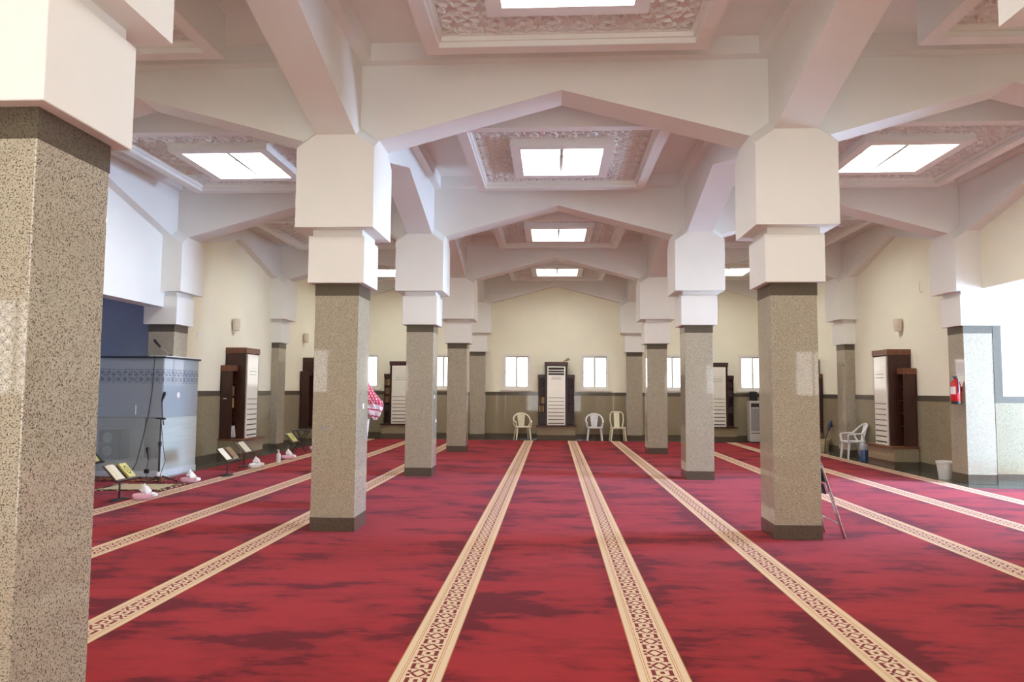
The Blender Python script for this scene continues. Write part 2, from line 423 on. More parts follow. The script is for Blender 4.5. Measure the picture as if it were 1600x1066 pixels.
def lattice(half, inner, p=.2725, z=0):
    """interlaced star lattice filling the square ring, one mesh"""
    m = MB(); n = round(2*half/p); p = 2*half/n; w, h = .016, .034
    def bar(x0, y0, x1, y1):
        L = math.hypot(x1-x0, y1-y0); an = math.atan2(y1-y0, x1-x0)
        R = Matrix.Translation(((x0+x1)/2, (y0+y1)/2, z)) @ Matrix.Rotation(an, 4, 'Z')
        l = L/2 + .004
        vs = [(-l,-w,0),(l,-w,0),(l,w,0),(-l,w,0),(-l,-w*.45,-h),(l,-w*.45,-h),(l,w*.45,-h),(-l,w*.45,-h)]
        m.add([tuple(R @ Vector(v)) for v in vs], [(4,7,6,5),(0,1,5,4),(1,2,6,5),(2,3,7,6),(3,0,4,7)])
    r1, r2 = p*.475, p*.27
    for a in range(n):
        for b in range(n):
            cx, cy = -half + (a+.5)*p, -half + (b+.5)*p
            if max(abs(cx), abs(cy)) < inner - p*.55: continue
            for k in range(8):
                a0, a1, a2 = k*PI/4, k*PI/4 + PI/8, (k+1)*PI/4
                q = r1 if k % 2 == 0 else r1*1.18; q2 = r1*1.18 if k % 2 == 0 else r1
                P = [(cx+q*math.cos(a0), cy+q*math.sin(a0)), (cx+r2*math.cos(a1), cy+r2*math.sin(a1)), (cx+q2*math.cos(a2), cy+q2*math.sin(a2))]
                bar(*P[0], *P[1]); bar(*P[1], *P[2])
            for (x, y) in ((.5, .27), (.27, .5), (-.27, .5), (-.5, .27)): pass
            bar(cx+r1*.84, cy+r1*.84, cx+p*.5, cy+p*.5); bar(cx-r1*.84, cy-r1*.84, cx-p*.5, cy-p*.5)
            bar(cx-r1*.84, cy+r1*.84, cx-p*.5, cy+p*.5); bar(cx+r1*.84, cy-r1*.84, cx+p*.5, cy-p*.5)
    return m
SKY = None
BR = ['rear', 'first', 'second', 'third', 'last']
for j in range(4, -1, -1):
    for i in range(3):
        cx, cy = (XC[i]+XC[i+1])/2 + (.03 if i == 1 else 0), (YR[j]+YR[j+1])/2
        col = ['left', 'middle', 'right'][i]
        lab = f'carved plaster skylight over the {col} aisle, ' + {0: 'behind the camera', 1: 'nearest the camera', 2: 'second bay from the camera', 3: 'third bay from the camera', 4: 'bay against the back wall'}[j]
        if SKY is None:
            SKY = thing('skylight', lab, 'skylight', (cx, cy, 4.93), 0, 'carved plaster skylights')
            MB().ring(HX+.15, HX+.15, HX, HX, 0, CEIL-4.93).build('outer_frame', 'ceil', SKY)
            f = MB().ring(HX+.002, HX+.002, HX-.028, HX-.028, .055, .17).build('molding', 'white', SKY)
            MB().ring(HX, HX, HX-.055, HX-.055, .10, .17).build('inner_molding', 'white', f)
            cv = MB().ring(HX, HX, .70, .70, .135, .17).build('carved_panel', 'plaster', SKY)
            lattice(HX-.06, .78, z=.137).build('lattice', 'plaster', cv)
            MB().ring(.765, .765, .615, .615, 0.0, .17).build('opening_frame', 'ceil', SKY)
            gz = MB().box(-.64, .64, -.64, .64, .115, .13).build('glazing', 'sky_pane', SKY)
            gb = MB(); gb.box(-.614,.614,-.014,.014,.085,.113); gb.build('glazing_bar', 'grey_plastic', gz)
            gb = MB(); gb.box(-.026,.026,-.614,.614,.07,.112); gb.build('glazing_bar', 'grey_plastic', gz)
            MB().box(-HX-.1, HX+.1, -HX-.1, HX+.1, .19, .24).build('cover', 'ceil', SKY)
            o = SKY
        else: o = dup(SKY, (cx, cy, 4.93), 0, lab)
        if i != 1: o.scale = (.945, 1, 1)
        x0, x1, y0, y1 = XC[i]+HB, XC[i+1]-HB, YR[j]+HB, YR[j+1]-HB
        tr = MB().ring((x1-x0)/2, (y1-y0)/2, (x1-x0)/2-.13, (y1-y0)/2-.13, 5.20, 5.41, (x0+x1)/2, (y0+y1)/2).build('trim', 'ceil')
        tag(tr, 'square plaster cornice around a ceiling bay', 'cornice', 'ceiling cornices', 'structure')

# ------------------------------------------------------------------ floor and carpet
fl = MB().box(WL-3.2, WR+7.4, WF-.2, WB+.25, -.1, 0).build('floor', 'granite_floor'); tag(fl, 'polished dark granite floor showing along the walls', 'floor', None, 'structure')
cp = MB()
LE, RE = -6.60, 6.775
def in_carpet(x, y):
    if not (LE < x < RE and y < 22.37) and not (8.35 < y < 12.22 and -8.4 < x < 9.3): return False
    return not any(abs(x-c) < HS and abs(y-r) < HS for c in XC for r in YR)
gx = sorted({-8.4, LE, RE, 9.3} | {c+s*(HS+.004) for c in XC for s in (-1, 1)})
gy = sorted({WF+.05, 8.35, 12.22, 22.37} | {r+s*(HS+.004) for r in YR[1:5] for s in (-1, 1)})
cid = {}
def cvert(a, b):
    if (a, b) not in cid: cid[a, b] = len(cp.v); cp.v.append((gx[a], gy[b], .014))
    return cid[a, b]
for a in range(len(gx)-1):
    for b in range(len(gy)-1):
        if in_carpet((gx[a]+gx[a+1])/2, (gy[b]+gy[b+1])/2): cp.f.append((cvert(a,b), cvert(a+1,b), cvert(a+1,b+1), cvert(a,b+1)))
co = cp.build('carpet', 'carpet'); sd = co.modifiers.new('pile', 'SOLIDIFY'); sd.thickness = .012; sd.offset = -1
tag(co, 'deep red prayer carpet with cream patterned row stripes', 'carpet')

# ------------------------------------------------------------------ walls
def struct(name, mb, mat, label, cat, bevel=0): return tag(mb.build(name, mat, bevel=bevel), label, cat, None, 'structure')
WTOP = CEIL + .05
# back wall with window openings
BAYX = [-4.78, .12, 5.03]
WINX = [-6.03, -3.50, -1.145, 1.34, 3.78, 6.28]
WZ0, WZ1, WHW = 1.605, 2.665, .415
def wall_with_windows(y0, y1, x0, x1, wins, z0, z1, hw):
    m = MB(); m.box(x0, x1, y0, y1, 0, z0); m.box(x0, x1, y0, y1, z1, WTOP)
    e = [x0] + [v for c in wins for v in (c-hw, c+hw)] + [x1]
    for k in range(0, len(e), 2): m.box(e[k], e[k+1], y0, y1, z0, z1)
    return m
struct('wall_back', wall_with_windows(WB, WB+.22, WL-.3, WR+.3, WINX, WZ0, WZ1, WHW), 'cream', 'cream back wall with six windows', 'wall')
m = MB(); RWX = [x for x in WINX if abs(x) > 2]
for a, b in ((WL-.3, -1.75), (1.95, WR+.3)):
    mm = wall_with_windows(WF-.22, WF, a, b, [x for x in RWX if a < x < b], 1.45, 2.55, .46); m.add(mm.v, mm.f)
m.box(-1.75, 1.95, WF-.22, WF, 4.25, WTOP); m.box(-1.75, 1.95, WF-.22, WF, -.02, .12)
struct('wall_front', m, 'cream', 'wall behind the camera with lattice windows', 'wall')
m = MB(); m.box(WL-.3, WL, 13.2, WB, 0, WTOP); m.box(WL-.3, WL, WF, 8.2, 0, WTOP); 
struct('wall_left_lintel', MB().box(WL-.3, WL, 8.2, 13.2, 3.03, WTOP), 'white', 'white wall above the niche opening at left', 'wall')
struct('wall_left', m, 'cream', 'cream left wall with a deep niche opening behind the pulpit', 'wall')
m = MB(); m.box(WR, WR+.25, 13.3, WB, 0, WTOP); m.box(WR, WR+.25, WF, 8.2, 0, WTOP); m.box(WR, WR+.25, 8.2, 12.86, 3.33, WTOP)
struct('wall_right', m, 'cream', 'cream right wall with a wide opening to the entrance lobby', 'wall')
# niche
m = MB(); m.box(-9.6, WL-.02, 13.2, 13.32, 0, 3.32); m.box(-9.7, -9.55, 8.1, 13.3, 0, 3.32); m.box(-9.6, WL-.2, 8.1, 8.22, 0, 3.32)
struct('wall_niche', m, 'blue', 'slate blue wall of the niche behind the pulpit', 'wall')
struct('ceiling_niche', MB().box(-9.7, WL-.3, 8.1, 13.3, 3.25, 3.34), 'white', 'white ceiling of the niche', 'ceiling')
# lobby at the right
m = MB(); m.box(7.56, 14.6, 12.86, 13.06, 0, 3.6); m.box(WR, 14.6, 8.0, 8.2, 0, 3.6)
struct('wall_lobby', m, 'white', 'bright white lobby wall facing the camera at right', 'wall')
struct('ceiling_lobby', MB().box(WR+.2, 14.6, 8.0, 13.06, 3.55, 3.65), 'white', 'white lobby ceiling', 'ceiling')
struct('trim_lobby', MB().box(7.565, 14.4, 12.842, 12.87, .17, 1.39), 'granite_wall', 'pale speckled granite dado of the lobby wall', 'dado')
struct('trim_lobby_border', MB().prism([(7.563, 2.72), (7.70, 2.72), (7.70, 1.50), (14.4, 1.50), (14.4, 1.385), (7.563, 1.385)], 'y', 12.839, 12.872), 'granite_dark', 'dark granite border stepping along the lobby dado', 'trim')
struct('baseboard_lobby', MB().box(7.56, 14.4, 12.835, 12.87, 0, .18), 'granite_dark', 'dark granite skirting of the lobby wall', 'baseboard')
# lobby glazing
t = thing('window_lobby', 'tall daylit glass doors of the entrance lobby', 'window', (14.2, 11.15, 0), 0, None, 'structure')
MB().box(.05, .08, -1.6, 1.6, .1, 3.2).build('pane', 'door_pane', t)
m = MB(); m.ring(1.65, 1.65, 1.55, 1.55, -.03, .03)
fr = m.build('frame', 'wframe', t); fr.matrix_local = Matrix.Translation((0, .0, 1.65)) @ Matrix.Rotation(PI/2, 4, 'Y') @ Matrix.Rotation(PI/2, 4, 'Z')
for yy in (-.52, .52): MB().box(-.03, .03, yy-.03, yy+.03, .05, 3.2).build('mullion', 'wframe', t)
m = MB(); m.box(14.3, 14.6, 8.1, 13.0, 0, 3.6)
struct('wall_entrance', m, 'white', 'wall around the lobby glass doors', 'wall')

# granite wainscot, its dark top band and skirting
def wains(side, spans, along, plane, d):
    g, b, k = MB(), MB(), MB()
    for (a, c) in spans:
        for mb, z0, z1, e in ((g, .17, 1.39, .012), (b, 1.385, 1.495, .016), (k, 0, .18, .016)):
            lo, hi = sorted((plane, plane + d*e))
            if along == 'y': mb.box(lo, hi, a, c, z0, z1)
            else: mb.box(a, c, lo, hi, z0, z1)
    struct('trim_' + side, g, 'granite_wall', f'speckled granite dado along the {side} wall', 'dado')
    struct(f'trim_{side}_band', b, 'granite_dark', f'dark granite band topping the {side} wall dado', 'trim')
    struct('baseboard_' + side, k, 'granite_dark', f'dark granite skirting of the {side} wall', 'baseboard')
wains('left', [(13.33, 17.94), (18.42, 23.05)], 'y', WL, 1)
wains('right', [(13.33, 17.94), (18.42, 23.05)], 'y', WR, -1)
wains('back', [(WL, -2.62), (-2.14, 2.33), (2.81, WR)], 'x', WB, -1)

# windows of the back wall
W0 = None
wl = ['left window of the left bay on the back wall', 'right window of the left bay on the back wall', 'back wall window left of the middle cabinet', 'back wall window right of the middle cabinet', 'left window of the right bay on the back wall', 'back wall window above the water cooler']
for k, x in enumerate(WINX):
    lab = 'white sliding ' + wl[k].replace('back wall window', 'window')
    if W0 is None:
        W0 = thing('window_1', lab, 'window', (x, WB, (WZ0+WZ1)/2), 0, 'sliding windows of the back wall', 'structure')
        hz = (WZ1-WZ0)/2
        f = MB(); f.ring(WHW+.035, hz+.035, WHW-.03, hz-.03, -.10, .02)
        fo = f.build('frame', 'wframe', W0); fo.matrix_local = Matrix.Rotation(PI/2, 4, 'X')
        MB().box(-WHW-.1, WHW+.1, -.05, .06, -hz-.075, -hz-.03).build('sill', 'wframe', W0)
        for s in (-1, 1):
            sa = MB(); x0, x1 = (-WHW+.03, .012) if s < 0 else (-.012, WHW-.03)
            sa.ring((x1-x0)/2, hz-.03, (x1-x0)/2-.04, hz-.07, -.02, .02, (x0+x1)/2)
            so = sa.build('sash', 'sash', W0); so.matrix_local = Matrix.Translation((0, .05 if s < 0 else .085, 0)) @ Matrix.Rotation(PI/2, 4, 'X')
            pn = MB().box(x0+.02, x1-.02, .05 if s < 0 else .085, .056 if s < 0 else .091, -hz+.05, hz-.05).build('pane', 'win_pane', W0)
            MB().box(s*(WHW-.045)-.009, s*(WHW-.045)+.009, .0, .03, -.045, .03).build('latch', 'grey_plastic', W0)
        MB().box(.02, WHW-.03, .02, .07, hz-.055, hz-.03).build('track', 'grey_plastic', W0)
    else:
        o = dup(W0, (x, WB, (WZ0+WZ1)/2), 0, lab); o.name = f'window_{k+1}'
# lattice windows behind the camera
R0 = None
for k, x in enumerate(RWX):
    lab = f'lattice screened window behind the camera, number {["one","two","three","four"][k]} from the left wall'
    if R0 is None:
        R0 = thing('window_7', lab, 'window', (x, WF, 2.0), 0, 'lattice windows behind the camera', 'structure')
        MB().box(-.46, .46, -.15, -.13, -.55, .55).build('pane', 'rear_pane', R0)
        f = MB(); f.ring(.49, .58, .43, .52, -.02, .1); f.build('frame', 'wframe', R0).matrix_local = Matrix.Rotation(PI/2, 4, 'X')
        MB().box(-.02, .02, -.08, -.04, -.52, .52).build('mullion', 'wframe', R0)
        la = MB()
        for q in range(-6, 7):
            la.cbox((q*.13, -.1, 0), (.022, .01, 1.5), Euler((0, PI/4, 0))); la.cbox((q*.13, -.1, 0), (.022, .01, 1.5), Euler((0, -PI/4, 0)))
        # clip to the opening
        lo = la.build('lattice', 'wframe', R0)
        bm = bmesh.new(); bm.from_mesh(lo.data)
        for co_, no_ in (((.45,0,0),(1,0,0)), ((-.45,0,0),(-1,0,0)), ((0,0,.54),(0,0,1)), ((0,0,-.54),(0,0,-1))):
            bmesh.ops.bisect_plane(bm, geom=bm.verts[:]+bm.edges[:]+bm.faces[:], plane_co=co_, plane_no=no_, clear_outer=True)
        bm.to_mesh(lo.data); bm.free()
    else:
        o = dup(R0, (x, WF, 2.0), 0, lab); o.name = f'window_{k+7}'

t = thing('window_20', 'added glazed light panel behind the camera', 'window', (.1, WF-.1, 0), 0, None, 'structure')  # unseen glazing added as frontal fill light for beams and capitals
MB().box(-1.80, 1.80, -.06, -.04, .12, 4.22).build('pane', 'fill_pane', t)
m = MB(); m.ring(1.85, 2.07, 1.77, 1.99, -.04, .04); m.build('frame', 'wframe', t).matrix_local = Matrix.Translation((0, 0, 2.18)) @ Matrix.Rotation(PI/2, 4, 'X')
for x in (-.9, 0, .9): MB().box(x-.03, x+.03, -.03, .03, .12, 4.2).build('mullion', 'wframe', t)
MB().box(-1.8, 1.8, -.03, .03, 2.35, 2.45).build('transom', 'wframe', t)

# ------------------------------------------------------------------ cabinets with air conditioners
def cabinet(label, loc, rz, cap):
    """front faces local -y; wall plane at y = 0"""
    t = thing('cabinet', label, 'cabinet', loc, rz, 'wooden air conditioner cabinets')
    pl = MB().box(-.60, .60, -.50, -.018, .165, .44).build('plinth', 'granite_wall', t, bevel=.004)
    MB().box(-.603, .603, -.503, -.018, 0, .17).build('skirting', 'granite_dark', pl)
    MB().box(-.625, .625, -.545, -.002, .437, .470).build('ledge', 'wood_cap' if cap else 'wood', t, bevel=.006)
    m = MB(); m.box(-.345, -.315, -.455, -.002, .468, 2.32); m.box(.315, .345, -.455, -.002, .468, 2.32); m.box(-.32, .32, -.03, -.002, .468, 2.32)
    b = m.build('body', 'wood', t)
    MB().box(-.365, .365, -.475, -.002, 2.315, 2.44).build('cap', 'wood_cap' if cap else 'wood', t, bevel=.008)
    for s in (-1, 1):
        m = MB(); xo, xi = s*.565, s*.346
        m.box(min(xo, xo-s*.022), max(xo, xo-s*.022), -.27, -.002, .468, 1.93)
        m.box(min(xo, xi), max(xo, xi), -.02, -.002, .468, 1.93)
        sh = m.build('shelf_unit', 'wood', t)
        for z in (.475, .86, 1.12, 1.38, 1.66):
            MB().box(min(xo-s*.022, xi), max(xo-s*.022, xi), -.255, -.02, z, z+.02).build('shelf_board', 'shelf_inner', sh)
        MB().box(min(xo+s*.012, xi), max(xo+s*.012, xi), -.285, -.002, 1.925, 2.045).build('shelf_cap', 'wood_cap' if cap else 'wood', sh, bevel=.006)
    return t
def aircon(label, loc, rz, grille):
    t = thing('air_conditioner', label, 'air conditioner', loc, rz, 'floor standing air conditioners')
    MB().box(-.285, .285, -.475, -.05, .47, 2.30).build('housing', 'ac', t, bevel=.01)
    MB().box(-.28, .28, -.476, -.4755, 1.325, 1.333).build('seam', 'ac_grey', t)
    if grille:
        g = MB().box(-.245, .245, -.479, -.474, 2.03, 2.265).build('air_outlet', 'slot', t)
        for z in (2.10, 2.18): MB().box(-.245, .245, -.486, -.476, z-.012, z+.012).build('vane', 'ac', g)
        MB().box(-.15, .15, -.479, -.474, 1.895, 1.925).build('display', 'ac_grey', t)
        MB().box(-.13, .13, -.479, -.474, 1.955, 1.972).build('badge', 'ac_grey', t)
    else:
        for z in (1.93, 1.86): MB().box(-.17, .17, -.479, -.474, z-.008, z+.008).build('display', 'ac_grey', t)
        MB().box(-.25, .25, -.477, -.474, 2.0, 2.004).build('seam', 'ac_grey', t)
    for k in range(8):
        z = .535 + k*.112
        h = .025 - k*.0022
        MB().box(-.25, .25, -.4775, -.474, z-h*.55, z+h*.55).build('louver', 'slot', t)
    return t
CABS = [('wall cabinet of dark wood on the left wall, behind the book stands', (WL, 15.72, 0), PI/2, True, 'left', False),
        ('dark wood cabinet on the left wall, far one half hidden by a column', (WL, 20.62, 0), PI/2, False, 'leftfar', False),
        ('dark wood cabinet at the middle of the back wall between two windows', (.12, WB, 0), 0, False, 'mid', True),
        ('dark wood cabinet on the back wall, partly behind a column on the left', (-4.78, WB, 0), 0, False, 'bl', False),
        ('dark wood cabinet on the back wall near the water cooler', (5.04, WB, 0), 0, False, 'br', False),
        ('dark wood cabinet on the right wall beside the white armchair', (WR, 15.55, 0), -PI/2, True, 'right', False),
        ('dark wood cabinet on the right wall, far one almost hidden by a column', (WR, 20.62, 0), -PI/2, True, 'rightfar', False)]
ACL = ['white air conditioner in the left wall cabinet behind the book stands', 'white air conditioner in the far left wall cabinet', 'white air conditioner with open black outlet in the middle back cabinet',
       'white air conditioner in the back wall cabinet at left', 'white air conditioner in the back wall cabinet near the water cooler', 'white air conditioner in the right wall cabinet beside the armchair', 'white air conditioner in the far right wall cabinet']
for (lab, loc, rz, cap, key, gr), al in zip(CABS, ACL):
    cabinet(lab, loc, rz, cap); aircon(al, loc, rz, gr)

# books on the cabinet shelves (front of cabinet = local -y)
BOOK = {}
def book(mat, w, h, d):
    k = (mat, w, h, d)
    if k not in BOOK:
        m = MB(); m.box(-w/2, w/2, -d/2, d/2, 0, h)
        me = m.build('book_block', mat, bevel=.002); BOOK[k] = me.data; bpy.data.objects.remove(me)
        pg = MB(); pg.box(-w/2+.004, w/2-.004, -d/2+.006, d/2+.002, .004, h+.001); e = pg.build('book_pages', 'page'); BOOK[k, 'p'] = e.data; bpy.data.objects.remove(e)
    return BOOK[k]
def put_book(cab, x, y, z, mat, w, h, d, label, group, lean=0, turn=0):
    loc, rz = cab; R = Matrix.Rotation(rz, 4, 'Z')
    o = bpy.data.objects.new('book', book(mat, w, h, d)); C.objects.link(o)
    o.matrix_world = Matrix.Translation(loc) @ R @ Matrix.Translation((x, y, z)) @ Matrix.Rotation(turn, 4, 'Z') @ Matrix.Rotation(lean, 4, 'Y')
    tag(o, label, 'book', group); return o
def row(cab, x0, x1, z, hmax, label, group, mats, y=-.15):
    x = x0
    while x < x1 - .03:
        w = random.uniform(.024, .04); h = hmax * random.uniform(.82, 1); d = random.uniform(.15, .18)
        put_book(cab, x + w/2, y, z, random.choice(mats), w, h, d, label, group); x += w + .004
mid = ((.12, WB, 0), 0)
SH = {.475: .34, .86: .21, 1.12: .21, 1.38: .23}
for z, g, mats in ((1.68, 'row of dark books', ['dark_cover']), (1.40, 'row of dark books', ['dark_cover', 'dark_cover']), (1.14, 'x', ['brown_cover', 'gold_cover', 'dark_cover'])):
    nm = {1.68: 'top', 1.40: 'second', 1.14: 'third'}[z]
    row(mid, -.54, -.35, z, .21, f'dark book on the {nm} shelf left of the middle air conditioner', f'books on the {nm} left shelf of the middle cabinet', mats)
for z in (1.68, 1.40, 1.14, .88):
    nm = {1.68: 'top', 1.40: 'second', 1.14: 'third', .88: 'fourth'}[z]
    row(mid, .35, .54, z, .21, f'dark book on the {nm} shelf right of the middle air conditioner', f'books on the {nm} right shelf of the middle cabinet', ['dark_cover'])
row(mid, -.54, -.38, .88, .20, 'tan book on the fourth shelf left of the middle air conditioner', 'books on the fourth left shelf of the middle cabinet', ['gold_cover', 'brown_cover'])
bl = ((-4.78, WB, 0), 0)
for z in (1.68, 1.40, 1.14):
    nm = {1.68: 'top', 1.40: 'second', 1.14: 'third'}[z]
    row(bl, -.54, -.35, z, .22, f'brown book on the {nm} shelf of the back wall cabinet at left', f'books on the {nm} shelf of the back left cabinet', ['brown_cover', 'gold_cover', 'brown_cover'])
row(bl, -.54, -.37, .88, .2, 'dark book on the fourth shelf of the back wall cabinet at left', 'books on the fourth shelf of the back left cabinet', ['dark_cover'])
br = ((5.04, WB, 0), 0)
for z in (1.68, 1.40, .88):
    nm = {1.68: 'top', 1.40: 'second', .88: 'fourth'}[z]
    row(br, .35, .54, z, .21, f'dark book on the {nm} shelf of the cabinet near the water cooler', f'books on the {nm} shelf of the cooler side cabinet', ['dark_cover'])
lf = ((WL, 15.72, 0), PI/2)
for k, (z, mt) in enumerate(((1.14, 'gold_cover'), (1.40, 'brown_cover'))):
    nm = ['ochre', 'brown'][k]
    for q in range(4):
        put_book(lf, -.53 + q*.036, -.16, z, mt, .03, .2, .17, f'{nm} book standing on the shelf of the left wall cabinet', f'{nm} books in the left wall cabinet')
put_book(lf, -.385, -.19, .500, 'paper', .028, .25, .19, 'white book leaning right on the bottom shelf of the left wall cabinet', None, lean=-.22)
put_book(lf, -.515, -.17, .500, 'paper', .026, .22, .17, 'white book leaning left on the bottom shelf of the left wall cabinet', None, lean=.2)
MB().box(0, 0.004, 0, .075, 0, .02).build('notice_sticker', 'paper', None)
st = bpy.data.objects['notice_sticker']; st.location = (WL+.08, 15.72-.571, 1.32); st.rotation_euler = (0, 0, -PI/2); tag(st, 'small white sticker on the side of the left wall cabinet', 'sticker')
# dried sprig on the middle cabinet
sp = thing('dried_sprig', 'small dried brown sprig lying on top of the middle cabinet', 'dried plant', (.42, WB-.35, 2.441), .2)
m = MB()
for k in range(9):
    a = random.uniform(-.5, .5); L = random.uniform(.12, .22)
    m.tube([(-.08, .0, .01), (-.08+L*.5, a*.1, .03+.02*(k % 3)), (-.08+L, a*.22, .05+.03*(k % 4))], .006, 5)
m.build('twigs', 'bronze', sp)
m = MB()
for k in range(9): m.lathe([(0,-.02),(.018,-.008),(.02,.005),(0,.02)], 6, (.06+.012*(k % 4), -.05+.014*k, .06+.012*(k % 4)))
m.build('seed_heads', 'bronze', sp)

# ------------------------------------------------------------------ wall lamps
L0 = None
for lab, loc, rz in (('alabaster wall lamp above the left wall cabinet', (WL, 15.72, 2.97), PI/2), ('alabaster wall lamp above the far left wall cabinet', (WL, 20.3, 3.0), PI/2),
                     ('alabaster wall lamp above the right wall cabinet', (WR, 15.58, 2.97), -PI/2), ('alabaster wall lamp above the far right wall cabinet', (WR, 20.5, 3.0), -PI/2)):
    if L0 is None:
        L0 = thing('wall_lamp', lab, 'wall lamp', loc, rz, 'alabaster wall lamps')
        MB().box(-.04, .04, -.05, -.001, -.10, .10).build('bracket', 'pale_grey', L0, bevel=.005)
        MB().loft([[(r*math.cos(PI*q/10+PI)*1.0, -.035 + r*.9*math.sin(PI*q/10+PI), z) for q in range(11)] + [(r*.9*math.cos(PI*q/10), -.03 + .0*q, z) for q in range(1, 10)] for r, z in ((.10, -.13), (.115, -.05), (.12, .06), (.118, .13))]).build('lamp_shade', 'lampglass', L0)
    else: dup(L0, loc, rz, lab)
# small wall fittings
m = MB().box(-.045, .045, 0, .01, -.06, .06).build('switch_plate', 'paper', None); m.location = (WL+.001, 14.1, 2.62); m.rotation_euler = (0, 0, -PI/2)
tag(m, 'small white plate on the left wall above the pulpit end', 'switch plate')
m = MB().box(-.05, .05, -.012, 0, -.05, .05).build('wall_socket', 'paper', None); m.location = (WL+.012, 20.05, .42); m.rotation_euler = (0, 0, PI/2)
tag(m, 'white wall socket low on the left wall near the far cabinet', 'socket')
hk = MB().tube([(0,0,0),(0,-.03,0),(0,-.035,-.16),(.05,-.03,-.22),(.10,-.02,-.2)], .006, 6).build('wall_hook', 'pale_grey', None); hk.location = (WR, 14.7, 3.75); hk.rotation_euler = (0, 0, -PI/2)
tag(hk, 'thin bent wire on the right wall high above the cabinet', 'wire')

# ------------------------------------------------------------------ plastic chairs
def rr(cx, cy, hx, hy, z, r=.05, n=4):
    out = []
    for k, (sx, sy) in enumerate(((1,1),(-1,1),(-1,-1),(1,-1))):
        for q in range(n+1):
            a = PI/2*k + PI/2*q/n; out.append((cx+sx*(hx-r)+r*math.cos(a), cy+sy*(hy-r)+r*math.sin(a), z))
    return out
def strip(path, w, t):
    """flat band following a path of (point, width direction)"""
    secs = []
    for p, wd, nd, ww in path:
        p, wd, nd = Vector(p), Vector(wd).normalized(), Vector(nd).normalized()
        secs.append([p+wd*ww/2+nd*t/2, p-wd*ww/2+nd*t/2, p-wd*ww/2-nd*t/2, p+wd*ww/2-nd*t/2])
    return secs
def chair(label, loc, rz, mat, arms=True, group=None):
    """faces local -y"""
    t = thing('plastic_chair', label, 'chair', loc, rz, group)
    m = MB(); m.loft([rr(0, -.01, .215, .205, .385, .06), rr(0, -.01, .23, .22, .40, .06), rr(0, -.01, .23, .22, .425, .06), rr(0, -.0, .19, .18, .418, .06)]); m.build('seat', mat, t, True)
    for sx in (-1, 1):
        for sy in (-1, 1):
            x0, y0 = sx*.195, (-.185 if sy < 0 else .175); x1, y1 = sx*.235, (-.225 if sy < 0 else .245)
            secs = []
            for z, f, w in ((.40, 0, .036), (.2, .5, .028), (0, 1, .022)):
                x, y = x0+(x1-x0)*f, y0+(y1-y0)*f
                secs.append([(x-sx*w, y+sy*w*-1, z), (x+sx*w*.5, y+sy*w*-1, z), (x+sx*w*.5, y+sy*w*.5, z), (x-sx*w*.1, y+sy*w*.5, z), (x-sx*w*.1, y-sy*w*.1, z), (x-sx*w, y-sy*w*.1, z)])
            MB().loft(secs).build('leg', mat, t)
    bk = MB(); H = .83 if arms else .88
    if arms:
        pts = []
        for k in range(17):
            a = PI*k/16; x = .265*math.cos(a); s = math.sin(a)
            pts.append((x, .08 + .20*s**.7, .60 + .225*s**.85))
        bk.tube(pts, .024, 8, sq=.8)
    else:
        pts = [(-.165,.19,.42),(-.205,.23,.62),(-.20,.26,.82),(-.15,.275,H),(0,.28,H+.015),(.15,.275,H),(.20,.26,.82),(.205,.23,.62),(.165,.19,.42)]
        bk.tube(pts, .023, 8, sq=.8)
    top = H - .01
    w0, w1 = (.085, .135) if arms else (.085, .085)
    nsl = 5
    # splat: curved panel with slots
    for q in range(nsl):
        u0, u1 = -1 + 2*q/nsl + .03, -1 + 2*(q+1)/nsl - .03
        secs = []
        for k in range(7):
            f = k/6; w = w0 + (w1-w0)*f; z = .415 + (top-.415)*f; y = .185 + .10*f**1.2
            secs.append([(u0*w, y, z), (u1*w, y, z), (u1*w, y+.012, z), (u0*w, y+.012, z)])
        bk.loft(secs)
    for f in (0, .5, .97):
        w = w0 + (w1-w0)*f; z = .415 + (top-.415)*f; y = .185 + .10*f**1.2
        bk.box(-w, w, y, y+.014, z-.016, z+.016)
    bk.build('backrest', mat, t, True)
    if arms:
        for s in (-1, 1):
            a = MB(); a.tube([(s*.265,.09,.60),(s*.268,0,.595),(s*.262,-.10,.59),(s*.25,-.19,.58),(s*.24,-.215,.55)], .024, 8, sq=.7)
            a.tube([(s*.243,-.21,.57),(s*.235,-.205,.48),(s*.215,-.195,.40)], [.024,.022,.026], 8)
            a.tube([(s*.266,.10,.60),(s*.255,.13,.50),(s*.21,.165,.41)], [.02,.02,.024], 8)
            a.build('armrest', mat, t, True)
    return t
chair('cream plastic armchair by the back wall, left of the middle cabinet', (-.93, 22.68, 0), .22, 'cream_plastic')
chair('white plastic armchair by the back wall, just right of the middle cabinet', (1.31, 22.66, 0), 0, 'white_plastic')
chair('cream armless plastic chair by the back wall, next to the white armchair', (2.02, 22.62, 0), .05, 'cream_plastic', False)
chair('white plastic armchair by the right wall beside the blue water bottle', (7.005, 17.35, 0), -PI/2-.03, 'white_plastic')

